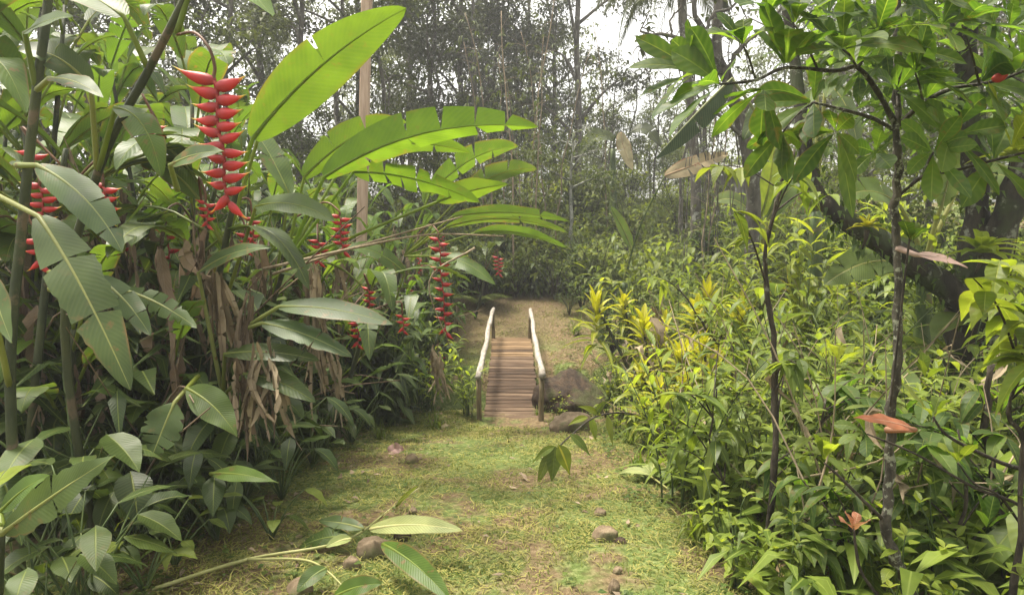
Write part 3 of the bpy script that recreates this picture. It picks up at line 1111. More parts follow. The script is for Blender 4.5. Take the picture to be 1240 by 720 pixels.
def build_grass():
    r = random.Random(3)
    mb = MB()
    n = 0
    for k in range(150000):
        y = 2.3 + 12.2 * r.random() ** 1.7
        l, rr = path_edges(y)
        x = r.uniform(l - .35, rr + .5)
        if abs(x) < .34 and 6.62 < y < 10.4:
            continue
        dens = noise.noise(V((x * 1.1 + 5, y * 1.1, 0))) + .5 * noise.noise(V((x * 4, y * 4, 2)))
        keep = .60 + dens * 1.0
        if y > 9.2: keep *= .5
        if r.random() > keep:
            continue
        z = gz(x, y)
        dry = r.random() < .42
        b = V((x, y, z - .004))
        az = r.random() * 6.28
        l_ = r.uniform(.016, .05) * (1.0 if y < 6 else 1.25)
        wdt = r.uniform(.0011, .0028) * (1 if y < 5 else 1.6)
        if dry:
            el = r.uniform(-.05, .25)
            b.z += r.uniform(.006, .022)
            t = r.uniform(.6, 1)
            l_ *= r.uniform(.8, 1.7)
        else:
            el = r.uniform(.35, 1.3)
            t = r.uniform(0, .5)
        d = vdir(az, el)
        s = V((-math.sin(az), math.cos(az), 0)) * wdt
        m = b + d * l_ * .55
        e = b + d * l_ + V((0, 0, -l_ * .25))
        i0 = mb.p(b - s, (.3, 0), t)
        i1 = mb.p(b + s, (.7, 0), t)
        i2 = mb.p(m + s, (.7, .5), t)
        i3 = mb.p(m - s, (.3, .5), t)
        i4 = mb.p(e, (.5, 1), t)
        mb.f += [(i0, i1, i2, i3), (i3, i2, i4)]
    for k in range(5200):
        y = 2.3 + 6 * r.random() ** 1.8
        l, rr = path_edges(y)
        x = r.uniform(l, rr + .2)
        if abs(x) < .34 and y > 6.6: continue
        if noise.noise(V((x * 1.3 + 9, y * 1.3, 4))) < -.12: continue
        az = r.random() * 6.28
        L = r.uniform(.04, .11)
        d = vdir(az, r.uniform(-.08, .2)) * L
        b = V((x, y, gz(x, y) + r.uniform(.012, .03)))
        s = V((-math.sin(az), math.cos(az), 0)) * r.uniform(.0012, .003)
        up2 = V((0, 0, r.uniform(0, .012)))
        cv = s.normalized() * L * r.uniform(-.25, .25)
        t = 1.0 if r.random() < .55 else r.uniform(0, .5)
        q = [b - s, b + s, b + d * .5 + s + up2 + cv, b + d * .5 - s + up2 + cv, b + d + cv * .4]
        i0 = [mb.p(c, (.5, j / 4), t) for j, c in enumerate(q)]
        mb.f += [(i0[0], i0[1], i0[2], i0[3]), (i0[3], i0[2], i0[4])]
    tag(mb.build('grass', GRASSM), 'short mown grass and straw clippings over the track', 'grass', kind='stuff')
    # small round weeds creeping at both edges of the track
    mb = MB()
    for k in range(9000):
        y = 2.2 + 9.5 * r.random() ** 1.4
        l, rr = path_edges(y)
        if r.random() < .62:
            x = l + .25 - abs(r.gauss(0, .42))
        else:
            x = rr - .2 + abs(r.gauss(0, .4))
        if r.random() < .1: x = r.uniform(l, rr)
        if abs(x) < .34 and 6.62 < y < 10.4 or 7.4 < y < 9: continue
        if noise.noise(V((x * 2.2, y * 2.2, 9))) < -.05: continue
        b = V((x, y, gz(x, y) + r.uniform(.008, .06)))
        L = r.uniform(.018, .045)
        mini(mb, b, vdir(r.random() * 6.28, r.uniform(-.2, .4)), UP, L, L * r.uniform(.6, .95), .15, .2, r.random())
    tag(mb.build('ground_cover', COVER), 'small round-leaved creeping weeds along the edges of the track', 'ground cover', kind='stuff')
    mb = MB()
    for k in range(900):
        y = 2.3 + 11 * r.random() ** 1.3
        l, rr = path_edges(y)
        x = r.uniform(l - .8, rr + .6) if r.random() < .4 else l + r.gauss(0, .35)
        if 7.5 < y < 8.9 and abs(x) < .4: continue
        b = V((x, y, gz(x, y) + r.uniform(.004, .025)))
        L = r.uniform(.02, .07)
        mini(mb, b, vdir(r.random() * 6.28, r.uniform(-.25, .25)), UP, L, L * r.uniform(.3, .6), r.uniform(-.5, .6), r.uniform(-.5, .8), r.random())
    tag(mb.build('leaf_litter', DRY), 'scraps of brown dead leaf lying over the soil', 'leaf litter', kind='stuff')
    # rank grass on the slope beyond the bridge
    mb = MB()
    for k in range(24000):
        y = r.uniform(12.5, 24)
        x = r.uniform(-5, 11)
        if abs(x) < 1.2 and y < 13.2: continue
        b = V((x, y, gz(x, y)))
        az = r.random() * 6.28
        d = vdir(az, r.uniform(.5, 1.4))
        L = r.uniform(.15, .4)
        mini(mb, b, d, UP, L, L * r.uniform(.09, .22), .3, .6, r.uniform(0, .8))
    tag(mb.build('hillside_grass', FARG), 'rank green growth on the slope behind the bridge', 'grass', kind='stuff')


build_grass()


def undergrowth(name, label, spots, n, mat, seed, L=(.14, .34), asp=.34, top=1.6, mode='left'):
    """uncountable tangle: thin leaning stems with leaves all through the bank"""
    r = random.Random(seed)
    mb = MB()
    for k in range(n):
        x0, x1, y0, y1, t = spots[r.randrange(len(spots))]
        x, y = r.uniform(x0, x1), r.uniform(y0, y1)
        z0 = gz(x, y)
        hh = r.uniform(.2, t)
        a = r.random() * 6.28
        b = V((x, y, z0))
        e = b + V((math.cos(a) * hh * .35, math.sin(a) * hh * .35, hh))
        if k % 2 == 0:
            tube(mb, [b, b.lerp(e, .5) + V((0, 0, .06)), e], [.006, .005, .002], 3, .2, cap=False, uvx=.3)
        m = 5 + int(hh * 6)
        for i in range(m):
            f = r.uniform(.15, 1)
            p = b.lerp(e, f) + V((r.uniform(-.05, .05), r.uniform(-.05, .05), 0))
            l = r.uniform(*L)
            mini(mb, p, vdir(r.random() * 6.28, r.uniform(-.7, .6)), UP, l, l * asp * r.uniform(.7, 1.3), .25, r.uniform(.1, .8), r.random())
    return tag(mb.build(name, mat), label, 'undergrowth', kind='stuff')


undergrowth('undergrowth', 'dense dark tangle of leaves filling the bank left of the track', [(-3.4, -2.0, 3.4, 6, 1.1), (-2.7, -1.75, 3.7, 7.5, 1.5), (-2.2, -1.2, 6.5, 11, 1.4), (-5.5, -2.3, 4, 9, 2.0), (-5, -1.7, 6, 12.5, 1.9), (-7, -3.5, 4, 12, 2.6)], 2500, DARK, 21, (.15, .42))
undergrowth('undergrowth', 'tangled green leaves filling the garden right of the track', [(1.0, 3, 2.3, 4.5, .35), (1.4, 4, 3, 6, .7), (1.6, 6, 5.5, 9.5, 1.2), (2.2, 8, 7, 12, 1.8), (4, 9, 9, 15, 1.9), (5, 12, 9, 20, 2.6)], 1500, CANE, 22, (.12, .28), .28)
undergrowth('undergrowth', 'low dark bushes crowding the foot of the slope beyond the bridge', [(-3.5, -1.3, 10.5, 14, 1.5), (-1.9, 1.9, 12.9, 15.5, 1.3), (-1.9, 1.9, 12.5, 13.5, .8), (1.3, 4.5, 11, 14.5, 1.2), (-6, 1.5, 15, 19, 2.3), (-6, 1.5, 16, 21, 3.0), (1, 7, 15, 18, 1.3)], 2100, FARG, 23, (.12, .27), .36)


def far_wood():
    r = random.Random(8)
    mb = MB()
    tb = MB()
    for k in range(105):
        y = r.uniform(27, 52)
        x = r.uniform(-1, 1) * y * .85
        if .12 < x / y < .36 and r.random() < .6: continue
        z0 = gz(x, y) - .5
        h = r.uniform(9, 17) * (.5 if .1 < x / y < .38 else 1)
        c = 0
        P = [V((x + r.uniform(-.9, .9) * i / 4, y, z0 + h * i / 5)) for i in range(6)]
        tube(mb, P, taper(.06, .02, 6), 5, .2, cap=False)
        for q in range(16):
            f = r.uniform(.3, 1)
            C = V((x, y, z0 + h * f)) + V((r.gauss(0, 1.1), r.gauss(0, .9), r.gauss(0, .5)))
            tube(mb, [V((x, y, z0 + h * f * .92)), C], [.03, .01], 3, .2, cap=False)
            cr = r.uniform(.5, 1.1)
            t = r.uniform(0, .6)
            for i in range(62):
                p = C + V((r.gauss(0, cr * .6), r.gauss(0, cr * .6), r.gauss(0, cr * .45)))
                l = r.uniform(.16, .36)
                mini(mb, p, vdir(r.random() * 6.28, r.uniform(-.9, .5)), UP, l, l * .5, .2, .4, t + r.uniform(0, .4))
    tag(mb.build('far_woods', FARW), 'far thin wood standing grey against the white sky beyond the slope', 'woods', kind='stuff')


far_wood()

# ================================================================== footbridge
def build_bridge():
    dn, df = 6.7, 10.3
    zn, zf = at(620, 517, dn).z, at(617, 408, df).z
    root = empty('wooden_footbridge', (0, dn, zn), 'narrow plank footbridge with bleached pole handrails over the gully', 'footbridge')
    r = random.Random(4)
    slope = math.atan2(zf - zn, df - dn)
    X, Yv, Z = V((1, 0, 0)), V((0, math.cos(slope), math.sin(slope))), V((0, -math.sin(slope), math.cos(slope)))
    Ln = (df - dn) / math.cos(slope)
    deck = MB()
    deck2 = MB()
    n = 31
    st = Ln / n
    for i in range(n):
        t = r.random()
        wdt = .605 + r.uniform(-.012, .012)
        R = Matrix.Rotation(r.uniform(-.012, .012), 3, 'Z') @ Matrix.Rotation(slope + r.uniform(-.03, .03), 3, 'X') @ Matrix.Rotation(r.uniform(-.012, .012), 3, 'Y')
        c = Yv * (st * (i + .5)) + Z * (-.014 + r.uniform(-.004, .004)) + X * (r.uniform(-.008, .008) - .008 * i / n)
        box(deck2 if i > 21 and i != 24 else deck, c, wdt, st - r.uniform(.010, .022), .028, R, t, .004)  # far planks get the colour with sunlight painted on
    d1 = deck.build('deck', PLANK, root, smooth=False)
    d2 = deck2.build('deck', PLANK_SUNLIT, root, smooth=False)
    d1['label'] = 'grey weathered planks of the near half'
    d2['label'] = 'planks of the far end with sunlight painted in as orange'
    for s in (-1, 1):
        b = MB()
        R = Matrix.Rotation(slope, 3, 'X')
        box(b, Yv * (Ln / 2) + Z * (-.095) + X * (s * .22), .07, Ln - .06, .13, R, .4)
        b.build('beam', POSTW, root, smooth=False)
    fb = MB()
    box(fb, Yv * .012 + Z * (-.075) + X * 0, .60, .022, .085, Matrix.Rotation(slope, 3, 'X'), .3, .003)
    fb.build('end_board', PLANK, root, smooth=False)
    loc = V((0, dn, zn))
    ends = {}
    for s, near, far in ((-1, at(579.5, 457, 6.86), at(597, 376, 10.25)), (1, at(656, 456, 6.86), at(642, 377, 10.25))):
        near, far = near - loc, far - loc
        nxy, fxy = V((s * .318, near.y, 0)), V((s * .305, far.y, 0))
        for tp, k in ((near, 0), (far, 1)):
            p = MB()
            y = tp.y
            base = V((tp.x * .985, y, (Yv * (y / math.cos(slope))).z - .28))
            top = V((tp.x, y, tp.z - .012))
            pts = [base.lerp(top, i / 5) + V((r.uniform(-.004, .004), 0, 0)) for i in range(6)]
            tube(p, pts, .027, 8, .5, wob=.15)
            p.build('post', POSTW, root)
        rm = MB()
        a = near - (far - near).normalized() * .05
        b = far + (far - near).normalized() * .06
        pts = []
        for i in range(15):
            t = i / 14
            q = a.lerp(b, t)
            q += V((.006 * math.sin(t * 8 + s) + .005 * math.sin(t * 19), 0, .004 * math.sin(t * 6.5 + s * 2) + .004 * math.sin(t * 23)))
            pts.append(q + V((0, 0, .02)))
        rad = [.033 + .004 * math.sin(i * 2.1 + s) - .004 * i / 14 for i in range(15)]
        tube(rm, pts, rad, 12, .5, wob=.16)
        rm.build('handrail', RAILW, root)
    return root


build_bridge()

# stones and the boulder
STG = 'stones on the track'
def on_ground(px, py, d0=4.0):
    """where the line of sight through a photo point meets the terrain"""
    d = 1.5
    while d < 60:
        p = at(px, py, d)
        if p.z <= gz(p.x, p.y):
            return V((p.x, p.y, gz(p.x, p.y)))
        d += .01
    return p


def stone(px, py, wpx, hpx, mat, label, seed, deep=.8, cat='stone', name='stone', group=STG, sink=.35, rz=0, rough=.25):
    p = on_ground(px, py)
    k = p.y / FPX
    return rock(name, p + V((0, wpx * k * .5 * deep * .6, hpx * k * .5 * (1 - 2 * sink))), wpx * k * .5, wpx * k * .5 * deep, hpx * k * .62, mat, label, group, seed, cat, rough, rz=rz)


p = at(692, 480, 7.25)
rock('boulder', V((p.x, 7.45, gz(p.x, 7.4) + .02)), .45, .42, .42, EARTH, 'rounded red-brown boulder beside the right side of the footbridge', None, 3, 'boulder', .26, 5)
stone(694, 523, 58, 26, STONE, 'small dark half-buried rock just below the big boulder', 5, group='rocks by the footbridge')
stone(734, 655, 36, 20, STONE, 'largest smooth brown stone lying in the middle of the track', 7)
stone(752, 659, 17, 9, EARTH, 'small dark stone touching the largest stone on the track', 8)
stone(727, 626, 15, 14, STONE, 'small reddish stone above the largest stone on the track', 9)
stone(744, 718, 15, 24, STONE, 'upright egg-shaped stone at the bottom edge of the track', 10)
stone(748, 693, 12, 9, STONE, 'small grey stone just above the egg-shaped stone', 11)
stone(450, 676, 44, 30, STONE, 'brown rock under the cut heliconia leaves', 12)
stone(487, 655, 22, 20, EARTH, 'small brown rock beside the pale cut leaf', 13)
stone(500, 622, 12, 11, STONE, 'small brown stone beyond the tip of the cut leaf', 14)
stone(498, 562, 18, 16, STONE, 'tan stone beside the crumpled pink leaf', 15)
stone(362, 722, 34, 26, STONE, 'dull rock at the bottom edge beside the cut stalk', 16)
stone(425, 690, 24, 20, STONE, 'flat brown stone below the cut stalk', 17)

# ================================================================== helpers for plants that are built where they are seen
def fin(root):
    loc = V(root.location)
    for ch in root.children:
        ch.matrix_parent_inverse = Matrix.Translation(-loc)
    return root


def groot(name, x, y, label, cat, group=None):
    return empty(name, (x, y, gz(x, y)), label, cat, group)


def pleaf(root, A, P0, P2, W, up, bow, mat=None, tears=(), fold=.12, tint=.5, n=24, petr=.011, name='leaf', wav=.025, prof='banana', sweep=.2, pb=V((0, 0, 0)), twist=0.0, onesided=0, cols=3, ser=0.0, label=None, r=rnd):
    mb = MB()
    P1 = (P0 + P2) / 2 + bow
    if A is not None:
        m = (A + P0) / 2 + pb
        pp = [bez(A, m, P0, i / 5) for i in range(6)]
        pts = pp + [bez(P0, P1, P2, i / 10) - V(up).normalized() * .003 for i in range(1, 11)]
        tube(mb, pts, taper(petr * 1.1, petr * .85, 6) + taper(petr * .7, .001, 10), 6, tint, uvx=.5)
    else:
        pts = [bez(P0, P1, P2, i / 10) - V(up).normalized() * .003 for i in range(11)]
        tube(mb, pts, taper(petr * .8, .001, 11), 6, tint, uvx=.5)
    blade(mb, P0, P1, P2, W, V(up), prof, n, fold, tears, wav, tint, sweep, cols, r, ser, twist, onesided)
    o = mb.build(name, mat or HELI, root)
    if label: o['label'] = label
    return o


HG = 'heliconia plants on the left bank'
r5 = random.Random(5)

# --- plant with the big hanging flower spike
def spike_plant():
    root = groot('heliconia_plant', -1.95, 3.0, 'heliconia bearing the large red hanging flower spike in front', 'heliconia', HG)
    b = V((-1.95, 3.0, gz(-1.95, 3.0) - .1))
    top = at(217, 12, 2.7)
    end = at(262, -80, 2.7)
    st = [b, at(78, 400, 2.95), at(118, 210, 2.85), at(180, 85, 2.75), top, end]
    stalk_mesh(root, st, .020, .014)
    A = at(214, 42, 2.69)
    lead = [A, at(236, 40, 2.64), at(253, 58, 2.6), at(260, 80, 2.6), at(259, 92, 2.6)]
    sp = spike(root, at(259.5, 97, 2.6), 10, .112, .0245, V((1, -.12, 0)), r5, 'flower_spike', True, lead, 1.0, .72)
    sp['label'] = 'long red flower spike with yellow-tipped claws in two rows'
    # leaf in front of the spike
    pleaf(root, at(215, 230, 2.75), at(206, 200, 2.55), at(271, 183, 2.5), .105, (0, -.75, .65), V((0, 0, .03)), HELIG, (), .1, .7, n=12, prof='ovate')
    pleaf(root, A, at(235, -30, 2.7), at(330, 20, 2.5), .22, (.2, -.3, .9), V((0, 0, .12)), HELI, (.4, .7), .2, .7)
    pleaf(root, st[3], at(150, 20, 2.7), at(20, -20, 2.9), .24, (0, -.5, .8), V((0, 0, .1)), HELI, (.3, .5, .8), .15, .4)
    pleaf(root, st[2], at(110, 105, 2.7), at(22, 62, 2.6), .16, (.1, -.6, .7), V((0, 0, .1)), HELIG, (.5,), .1, .5)
    pleaf(root, st[2], at(140, 130, 2.7), at(195, 215, 2.6), .14, (.3, -.6, .7), V((0.05, 0, .12)), HELI, (.3, .6), .1, .4)
    fin(root)


spike_plant()


def big_leaf_plant():
    root = groot('heliconia_plant', -1.75, 3.9, 'heliconia whose huge glowing green leaf points up at the timber pole', 'heliconia', HG)
    b = V((-1.75, 3.9, gz(-1.75, 3.9) - .1))
    st = [b, at(255, 420, 3.85), at(272, 300, 3.75), at(290, 215, 3.65)]
    stalk_mesh(root, st, .026, .014)
    pleaf(root, st[3], at(306, 168, 3.6), at(492, 10, 3.45), .315, (-.12, .93, .30), V((-.05, 0, .10)), HELIB, (.52,), .06, .9, n=30, wav=.012, label='huge upright bright green leaf lit from behind', petr=.013)
    pleaf(root, st[2], at(318, 150, 3.75), at(420, 60, 3.9), .2, (-.3, .5, .7), V((-.05, 0, .15)), HELI, (.5,), .1, .3)
    pleaf(root, st[1], at(310, 250, 3.6), at(405, 268, 3.4), .17, (.1, -.7, .7), V((0, 0, .10)), HELI, (), .1, .4)
    pleaf(root, st[2], at(240, 240, 3.7), at(150, 190, 3.6), .2, (0, -.6, .8), V((0, 0, .15)), HELI, (.3, .5, .7), .1, .5)
    dry_hang(root, at(262, 330, 3.6), .7, .09, r5)
    dry_hang(root, at(300, 360, 3.5), .75, .08, r5, strips=4)
    fin(root)


big_leaf_plant()


def arch_plant():
    root = groot('heliconia_plant', -1.6, 4.5, 'heliconia with a scalloped torn leaf arching right over the track', 'heliconia', HG)
    b = V((-1.6, 4.5, gz(-1.6, 4.5) - .1))
    s1 = [b, at(322, 420, 4.5), at(345, 320, 4.4)]
    stalk_mesh(root, s1, .026, .014)
    A = at(345, 320, 4.4)
    pleaf(root, A, at(392, 215, 4.25), at(652, 154, 4.05), .28, (0, .8, .6), V((-.05, 0, .24)), HELIB, (.2, .42, .58, .73, .86), .6, .75, n=30, wav=.01, petr=.014, label='arching bright leaf split into square scallops')
    pleaf(root, A, at(368, 215, 4.5), at(492, 148, 4.7), .24, (.05, .7, .7), V((0, 0, .18)), HELIB, (.3, .6), .35, .5)
    pleaf(root, A, at(428, 208, 4.4), at(582, 246, 4.2), .22, (.05, .75, .66), V((0.0, 0, .10)), HELIB, (.12, .25, .38, .5, .62, .75, .88), .1, .95, wav=.05)
    pleaf(root, A, at(528, 245, 4.6), at(616, 223, 4.5), .19, (0, .8, .6), V((0, 0, .04)), HELIB, (), .25, .8, n=14, prof='ovate')
    pleaf(root, s1[1], at(350, 235, 4.5), at(300, 150, 4.8), .24, (.5, -.3, .8), V((0, 0, .1)), HELI, (.4,), .2, .5)
    pleaf(root, A, at(420, 190, 4.8), at(570, 185, 4.9), .22, (0, .7, .7), V((0, 0, .16)), HELIB, (.4, .7), .3, .4)
    dry_hang(root, at(385, 325, 4.2), .8, .09, r5, strips=4)
    dry_hang(root, at(392, 400, 4.2), .6, .08, r5)
    spike(root, at(411, 262, 4.3), 6, .075, .021, V((1, .1, 0)), r5, lead=[at(360, 262, 4.4), at(392, 245, 4.35), at(410, 255, 4.3)])
    spike(root, at(385, 292, 4.5), 4, .07, .021, V((1, .3, 0)), r5)
    fin(root)


arch_plant()


def right_reach_plant():
    root = groot('heliconia_plant', -1.35, 6.9, 'heliconia reaching long bright leaves towards the bridge railing', 'heliconia', HG)
    b = V((-1.35, 6.9, gz(-1.35, 6.9) - .1))
    st = [b, at(468, 400, 6.8), at(490, 310, 6.6)]
    stalk_mesh(root, st, .028, .014)
    A = st[2]
    pleaf(root, A, at(548, 262, 6.4), at(690, 268, 6.2), .18, (0, .65, .75), V((0, 0, .12)), HELI, (.5, .75), .3, .4)
    pleaf(root, A, at(575, 282, 6.3), at(686, 300, 6.1), .18, (0, .6, .8), V((0, 0, .14)), HELI, (), .25, .6)
    pleaf(root, A, at(540, 275, 6.5), at(688, 282, 6.5), .17, (0, .6, .8), V((0, 0, .22)), HELI, (.6,), .3, .6)
    pleaf(root, A, at(560, 235, 6.7), at(650, 205, 6.9), .28, (0, .7, .7), V((0, 0, .16)), HELI, (.3, .6), .3, .5)
    pleaf(root, A, at(520, 235, 6.7), at(628, 178, 7.0), .32, (0, .7, .7), V((0, 0, .25)), HELIB, (.3, .5, .7), .3, .4)
    pleaf(root, A, at(525, 310, 6.4), at(600, 345, 6.1), .22, (0.2, -.6, .8), V((0, 0, .15)), HELI, (.4,), .1, .4)
    pleaf(root, st[1], at(490, 330, 6.3), at(420, 300, 6.1), .24, (0, -.6, .8), V((0, 0, .15)), HELI, (.4, .6), .1, .4)
    sp = spike(root, at(531, 290, 6.3), 10, .11, .047, V((1, -.1, 0)), r5, lead=[at(505, 285, 6.5), at(520, 272, 6.4), at(530, 280, 6.3)])
    dry_hang(root, at(528, 420, 6.3), .55, .1, r5)
    fin(root)


right_reach_plant()


def grey_leaves_plant():
    root = groot('heliconia_plant', -1.6, 3.55, 'low heliconia with long horizontal grey-green leaves beside dead sheaths', 'heliconia', HG)
    b = V((-1.6, 3.55, gz(-1.6, 3.55) - .08))
    st = [b, at(270, 480, 3.55), at(290, 400, 3.5)]
    stalk_mesh(root, st, .022, .012)
    A = st[2]
    pleaf(root, A, at(338, 371, 3.4), at(476, 393, 3.25), .155, (0, -.62, .78), V((0, 0, .06)), HELIG, (), .05, .6, wav=.015, n=20)
    pleaf(root, A, at(318, 391, 3.4), at(426, 432, 3.25), .15, (.1, -.7, .7), V((0, 0, .05)), HELIG, (.45, .6, .75), .05, .4, ser=.15)
    pleaf(root, st[1], at(272, 428, 3.4), at(386, 436, 3.3), .14, (0, -.55, .8), V((0, 0, .05)), DARK, (.8,), .1, .7)
    pleaf(root, st[1], at(296, 452, 3.35), at(382, 487, 3.25), .14, (0, -.6, .8), V((0, 0, .06)), DARK, (), .1, .6)
    pleaf(root, st[1], at(240, 330, 3.5), at(330, 300, 3.4), .12, (0, -.7, .7), V((0, 0, .08)), HELIG, (), .1, .4, prof='ovate')
    # torn pair lower left
    pleaf(root, at(240, 455, 3.2), at(212, 486, 2.95), at(182, 558, 2.85), .20, (-.1, -.93, .3), V((0, -.02, 0)), HELIG, (.55, .7, .85), .05, .6, ser=.25, prof='ovate')
    pleaf(root, at(240, 455, 3.2), at(226, 470, 2.95), at(287, 528, 2.8), .155, (.2, -.8, .5), V((.03, 0, .04)), HELI, (), .08, .4, prof='ovate')
    pleaf(root, st[0] + V((0, 0, .3)), at(255, 573, 3.0), at(337, 584, 2.85), .085, (0, -.6, .8), V((0, 0, .03)), HELI, (), .1, .6, prof='lance')
    dry_hang(root, at(322, 420, 3.3), .5, .07, r5, strips=4)
    dry_hang(root, at(296, 430, 3.3), .5, .07, r5, strips=3)
    fin(root)


grey_leaves_plant()


def left_torn_plant():
    root = groot('heliconia_plant', -1.95, 2.5, 'heliconia with long ragged grey-green leaves hanging at the left side', 'heliconia', HG)
    b = V((-1.95, 2.5, gz(-1.95, 2.5) - .1))
    st = [b, at(12, 470, 2.55), at(26, 280, 2.6), at(44, 110, 2.6), at(58, 0, 2.65), at(62, -120, 2.7)]
    stalk_mesh(root, st, .021, .015)
    A = at(20, 240, 2.5)
    pleaf(root, at(-40, 218, 2.6), at(47, 262, 2.35), at(158, 472, 2.1), .19, (.25, -.85, .42), V((0.03, -.03, .06)), HELIG, (.3, .62), .06, .7, ser=.12, label='long ragged leaf drooping to a brown tip')
    pleaf(root, at(20, 200, 2.6), at(45, 200, 2.5), at(148, 305, 2.3), .15, (.35, -.8, .5), V((.05, 0, .06)), HELIG, (.55, .8), .05, .5, ser=.1)
    pleaf(root, at(60, 330, 2.6), at(118, 336, 2.45), at(182, 406, 2.3), .10, (.3, -.85, .4), V((.02, 0, .03)), HELIG, (.4, .7), .05, .4)
    pleaf(root, at(60, 350, 2.6), at(152, 352, 2.5), at(238, 397, 2.4), .095, (.1, -.85, .5), V((.01, 0, .03)), HELIG, (.2, .35, .5, .65, .8), .05, .6, ser=.3)
    pleaf(root, st[1], at(-18, 330, 2.3), at(14, 415, 2.15), .10, (.1, -.95, .2), V((0, 0, 0)), HELIG, (), .05, .8, prof='ovate', n=12)
    pleaf(root, st[3], at(30, 40, 2.55), at(88, 20, 2.3), .10, (.05, -.85, .5), V((0, 0, .03)), DARK, (), .1, .8, prof='ovate', n=12)
    pleaf(root, st[3], at(60, 95, 2.5), at(125, 118, 2.35), .11, (.1, -.5, .8), V((0, 0, .04)), HELIG, (), .1, .6, prof='ovate', n=12)
    pleaf(root, st[4], at(30, -30, 2.5), at(-60, 60, 2.3), .18, (0, -.7, .7), V((-.05, 0, .12)), HELI, (.5,), .1, .4)
    fin(root)


left_torn_plant()


def corner_plant():
    root = groot('heliconia_plant', -1.62, 1.95, 'low heliconia with a blade-like bitten leaf in the lower left corner', 'heliconia', HG)
    b = V((-1.62, 1.95, gz(-1.62, 1.95) - .05))
    st = [b, at(-2, 760, 1.95), at(2, 640, 1.9)]
    stalk_mesh(root, st, .016, .010)
    pleaf(root, st[2], at(2, 646, 1.88), at(139, 551, 1.75), .135, (.1, -.85, .55), V((.01, 0, .02)), HELIG, (.45,), .04, .8, ser=.16, prof='ovate', n=30, label='long pointed leaf with a bitten upper edge')
    pleaf(root, st[2], at(-40, 610, 1.9), at(38, 562, 1.8), .085, (.1, -.6, .8), V((.0, 0, .02)), LIGHT, (.5,), .1, .9, prof='ovate', n=14, label='small yellow-green young leaf')
    pleaf(root, st[2], at(0, 620, 1.95), at(60, 575, 1.95), .09, (.1, -.6, .8), V((.0, 0, .03)), HELI, (), .1, .6, prof='ovate', n=14)
    fin(root)


corner_plant()


def cut_leaf():
    """freshly cut shoot lying across the track"""
    root = empty('cut_heliconia_shoot', on_ground(380, 690), 'freshly cut heliconia shoot with limp leaves lying across the track', 'cut shoot')
    a = on_ground(185, 722) + V((0, 0, .03))
    c = on_ground(440, 668) + V((0, 0, .07))
    e = on_ground(508, 612) + V((0, 0, .07))
    tip = at(508, 590, e.y)
    mb = MB()
    P = spline([a, on_ground(300, 690) + V((0, 0, .05)), at(415, 655, c.y - .05), at(470, 618, e.y - .1), tip], 6)
    tube(mb, P, taper(.010, .003, len(P)), 7)
    P = spline([on_ground(300, 690) + V((0, 0, .05)), at(365, 677, c.y - .2), at(395, 690, c.y - .3), at(425, 720, c.y - .4)], 5)
    tube(mb, P, taper(.008, .003, len(P)), 6)
    mb.build('stalk', PALES, root)
    A = at(440, 642, c.y - .02)
    d = c.y
    pleaf(root, None, at(448, 640, d - .05), at(560, 642, d - .15), .105, (0, -.62, .78), V((0, 0, .05)), PALEU, (), .08, .6, prof='banana', label='pale leaf turned underside up')
    pleaf(root, None, at(463, 658, d - .2), at(545, 726, d - .55), .115, (-.3, -.55, .78), V((.02, 0, .04)), HELI, (), .2, .6)
    pleaf(root, None, at(420, 650, d - .02), at(362, 662, d + .05), .12, (0, -.5, .85), V((0, 0, .04)), DARK, (.3, .5, .7), .1, .5)
    pleaf(root, None, at(440, 640, d), at(386, 630, d + .1), .08, (0, -.6, .8), V((0, 0, .02)), HELIG, (.5,), .2, .4)
    pleaf(root, None, at(395, 688, d - .3), at(360, 716, d - .4), .09, (0, -.6, .8), V((0, 0, .03)), DARK, (), .2, .6)
    pleaf(root, None, at(405, 722, d - .42), at(462, 706, d - .45), .10, (0, -.6, .8), V((0, 0, .03)), HELI, (), .2, .6)
    pleaf(root, None, at(480, 612, e.y - .08), at(506, 588, e.y - .1), .035, (0, -.6, .8), V((0, 0, .01)), LIGHT, (), .3, .6, n=10)
    pleaf(root, None, at(425, 652, d - .06), at(395, 662, d - .12), .06, (0, -.6, .8), V((0, 0, .02)), PALEU, (), .3, .4, n=10)
    fin(root)


cut_leaf()


# crumpled leaves on the track
def dead_leaf(px, py, L, W, mat, label, az, cat='dead leaf', group=None, seed=1, name='fallen_leaf'):
    p = on_ground(px, py) + V((0, 0, .02))
    r = random.Random(seed)
    mb = MB()
    d = vdir(az, .12) * L
    blade(mb, p - d * .5, p + V((0, 0, .05)) , p + d * .5, W, V((r.uniform(-.4, .4), -.5, .8)), 'ovate', 14, .4, (.4, .7), .12, r.random(), .15, 2, r, twist=r.uniform(-1, 1))
    return tag(mb.build(name, mat), label, cat, group)


dead_leaf(480, 550, .13, .1, PINK, 'crumpled pink-grey dead leaf lying beside the tan stone', .3, seed=2)
dead_leaf(700, 405, .2, .09, PALED, 'pale tan dead leaf on the bare soil right of the bridge', .9, seed=3)
dead_leaf(686, 470, .16, .07, PALED, 'small pale leaf caught between railing post and boulder', 1.2, seed=5)
dead_leaf(632, 582, .12, .03, DRY, 'thin brown leaf on the grass below the bridge', 2.2, seed=6)
dead_leaf(540, 520, .10, .05, PALED, 'small straw-coloured leaf on the grass left of the bridge foot', .4, seed=7)


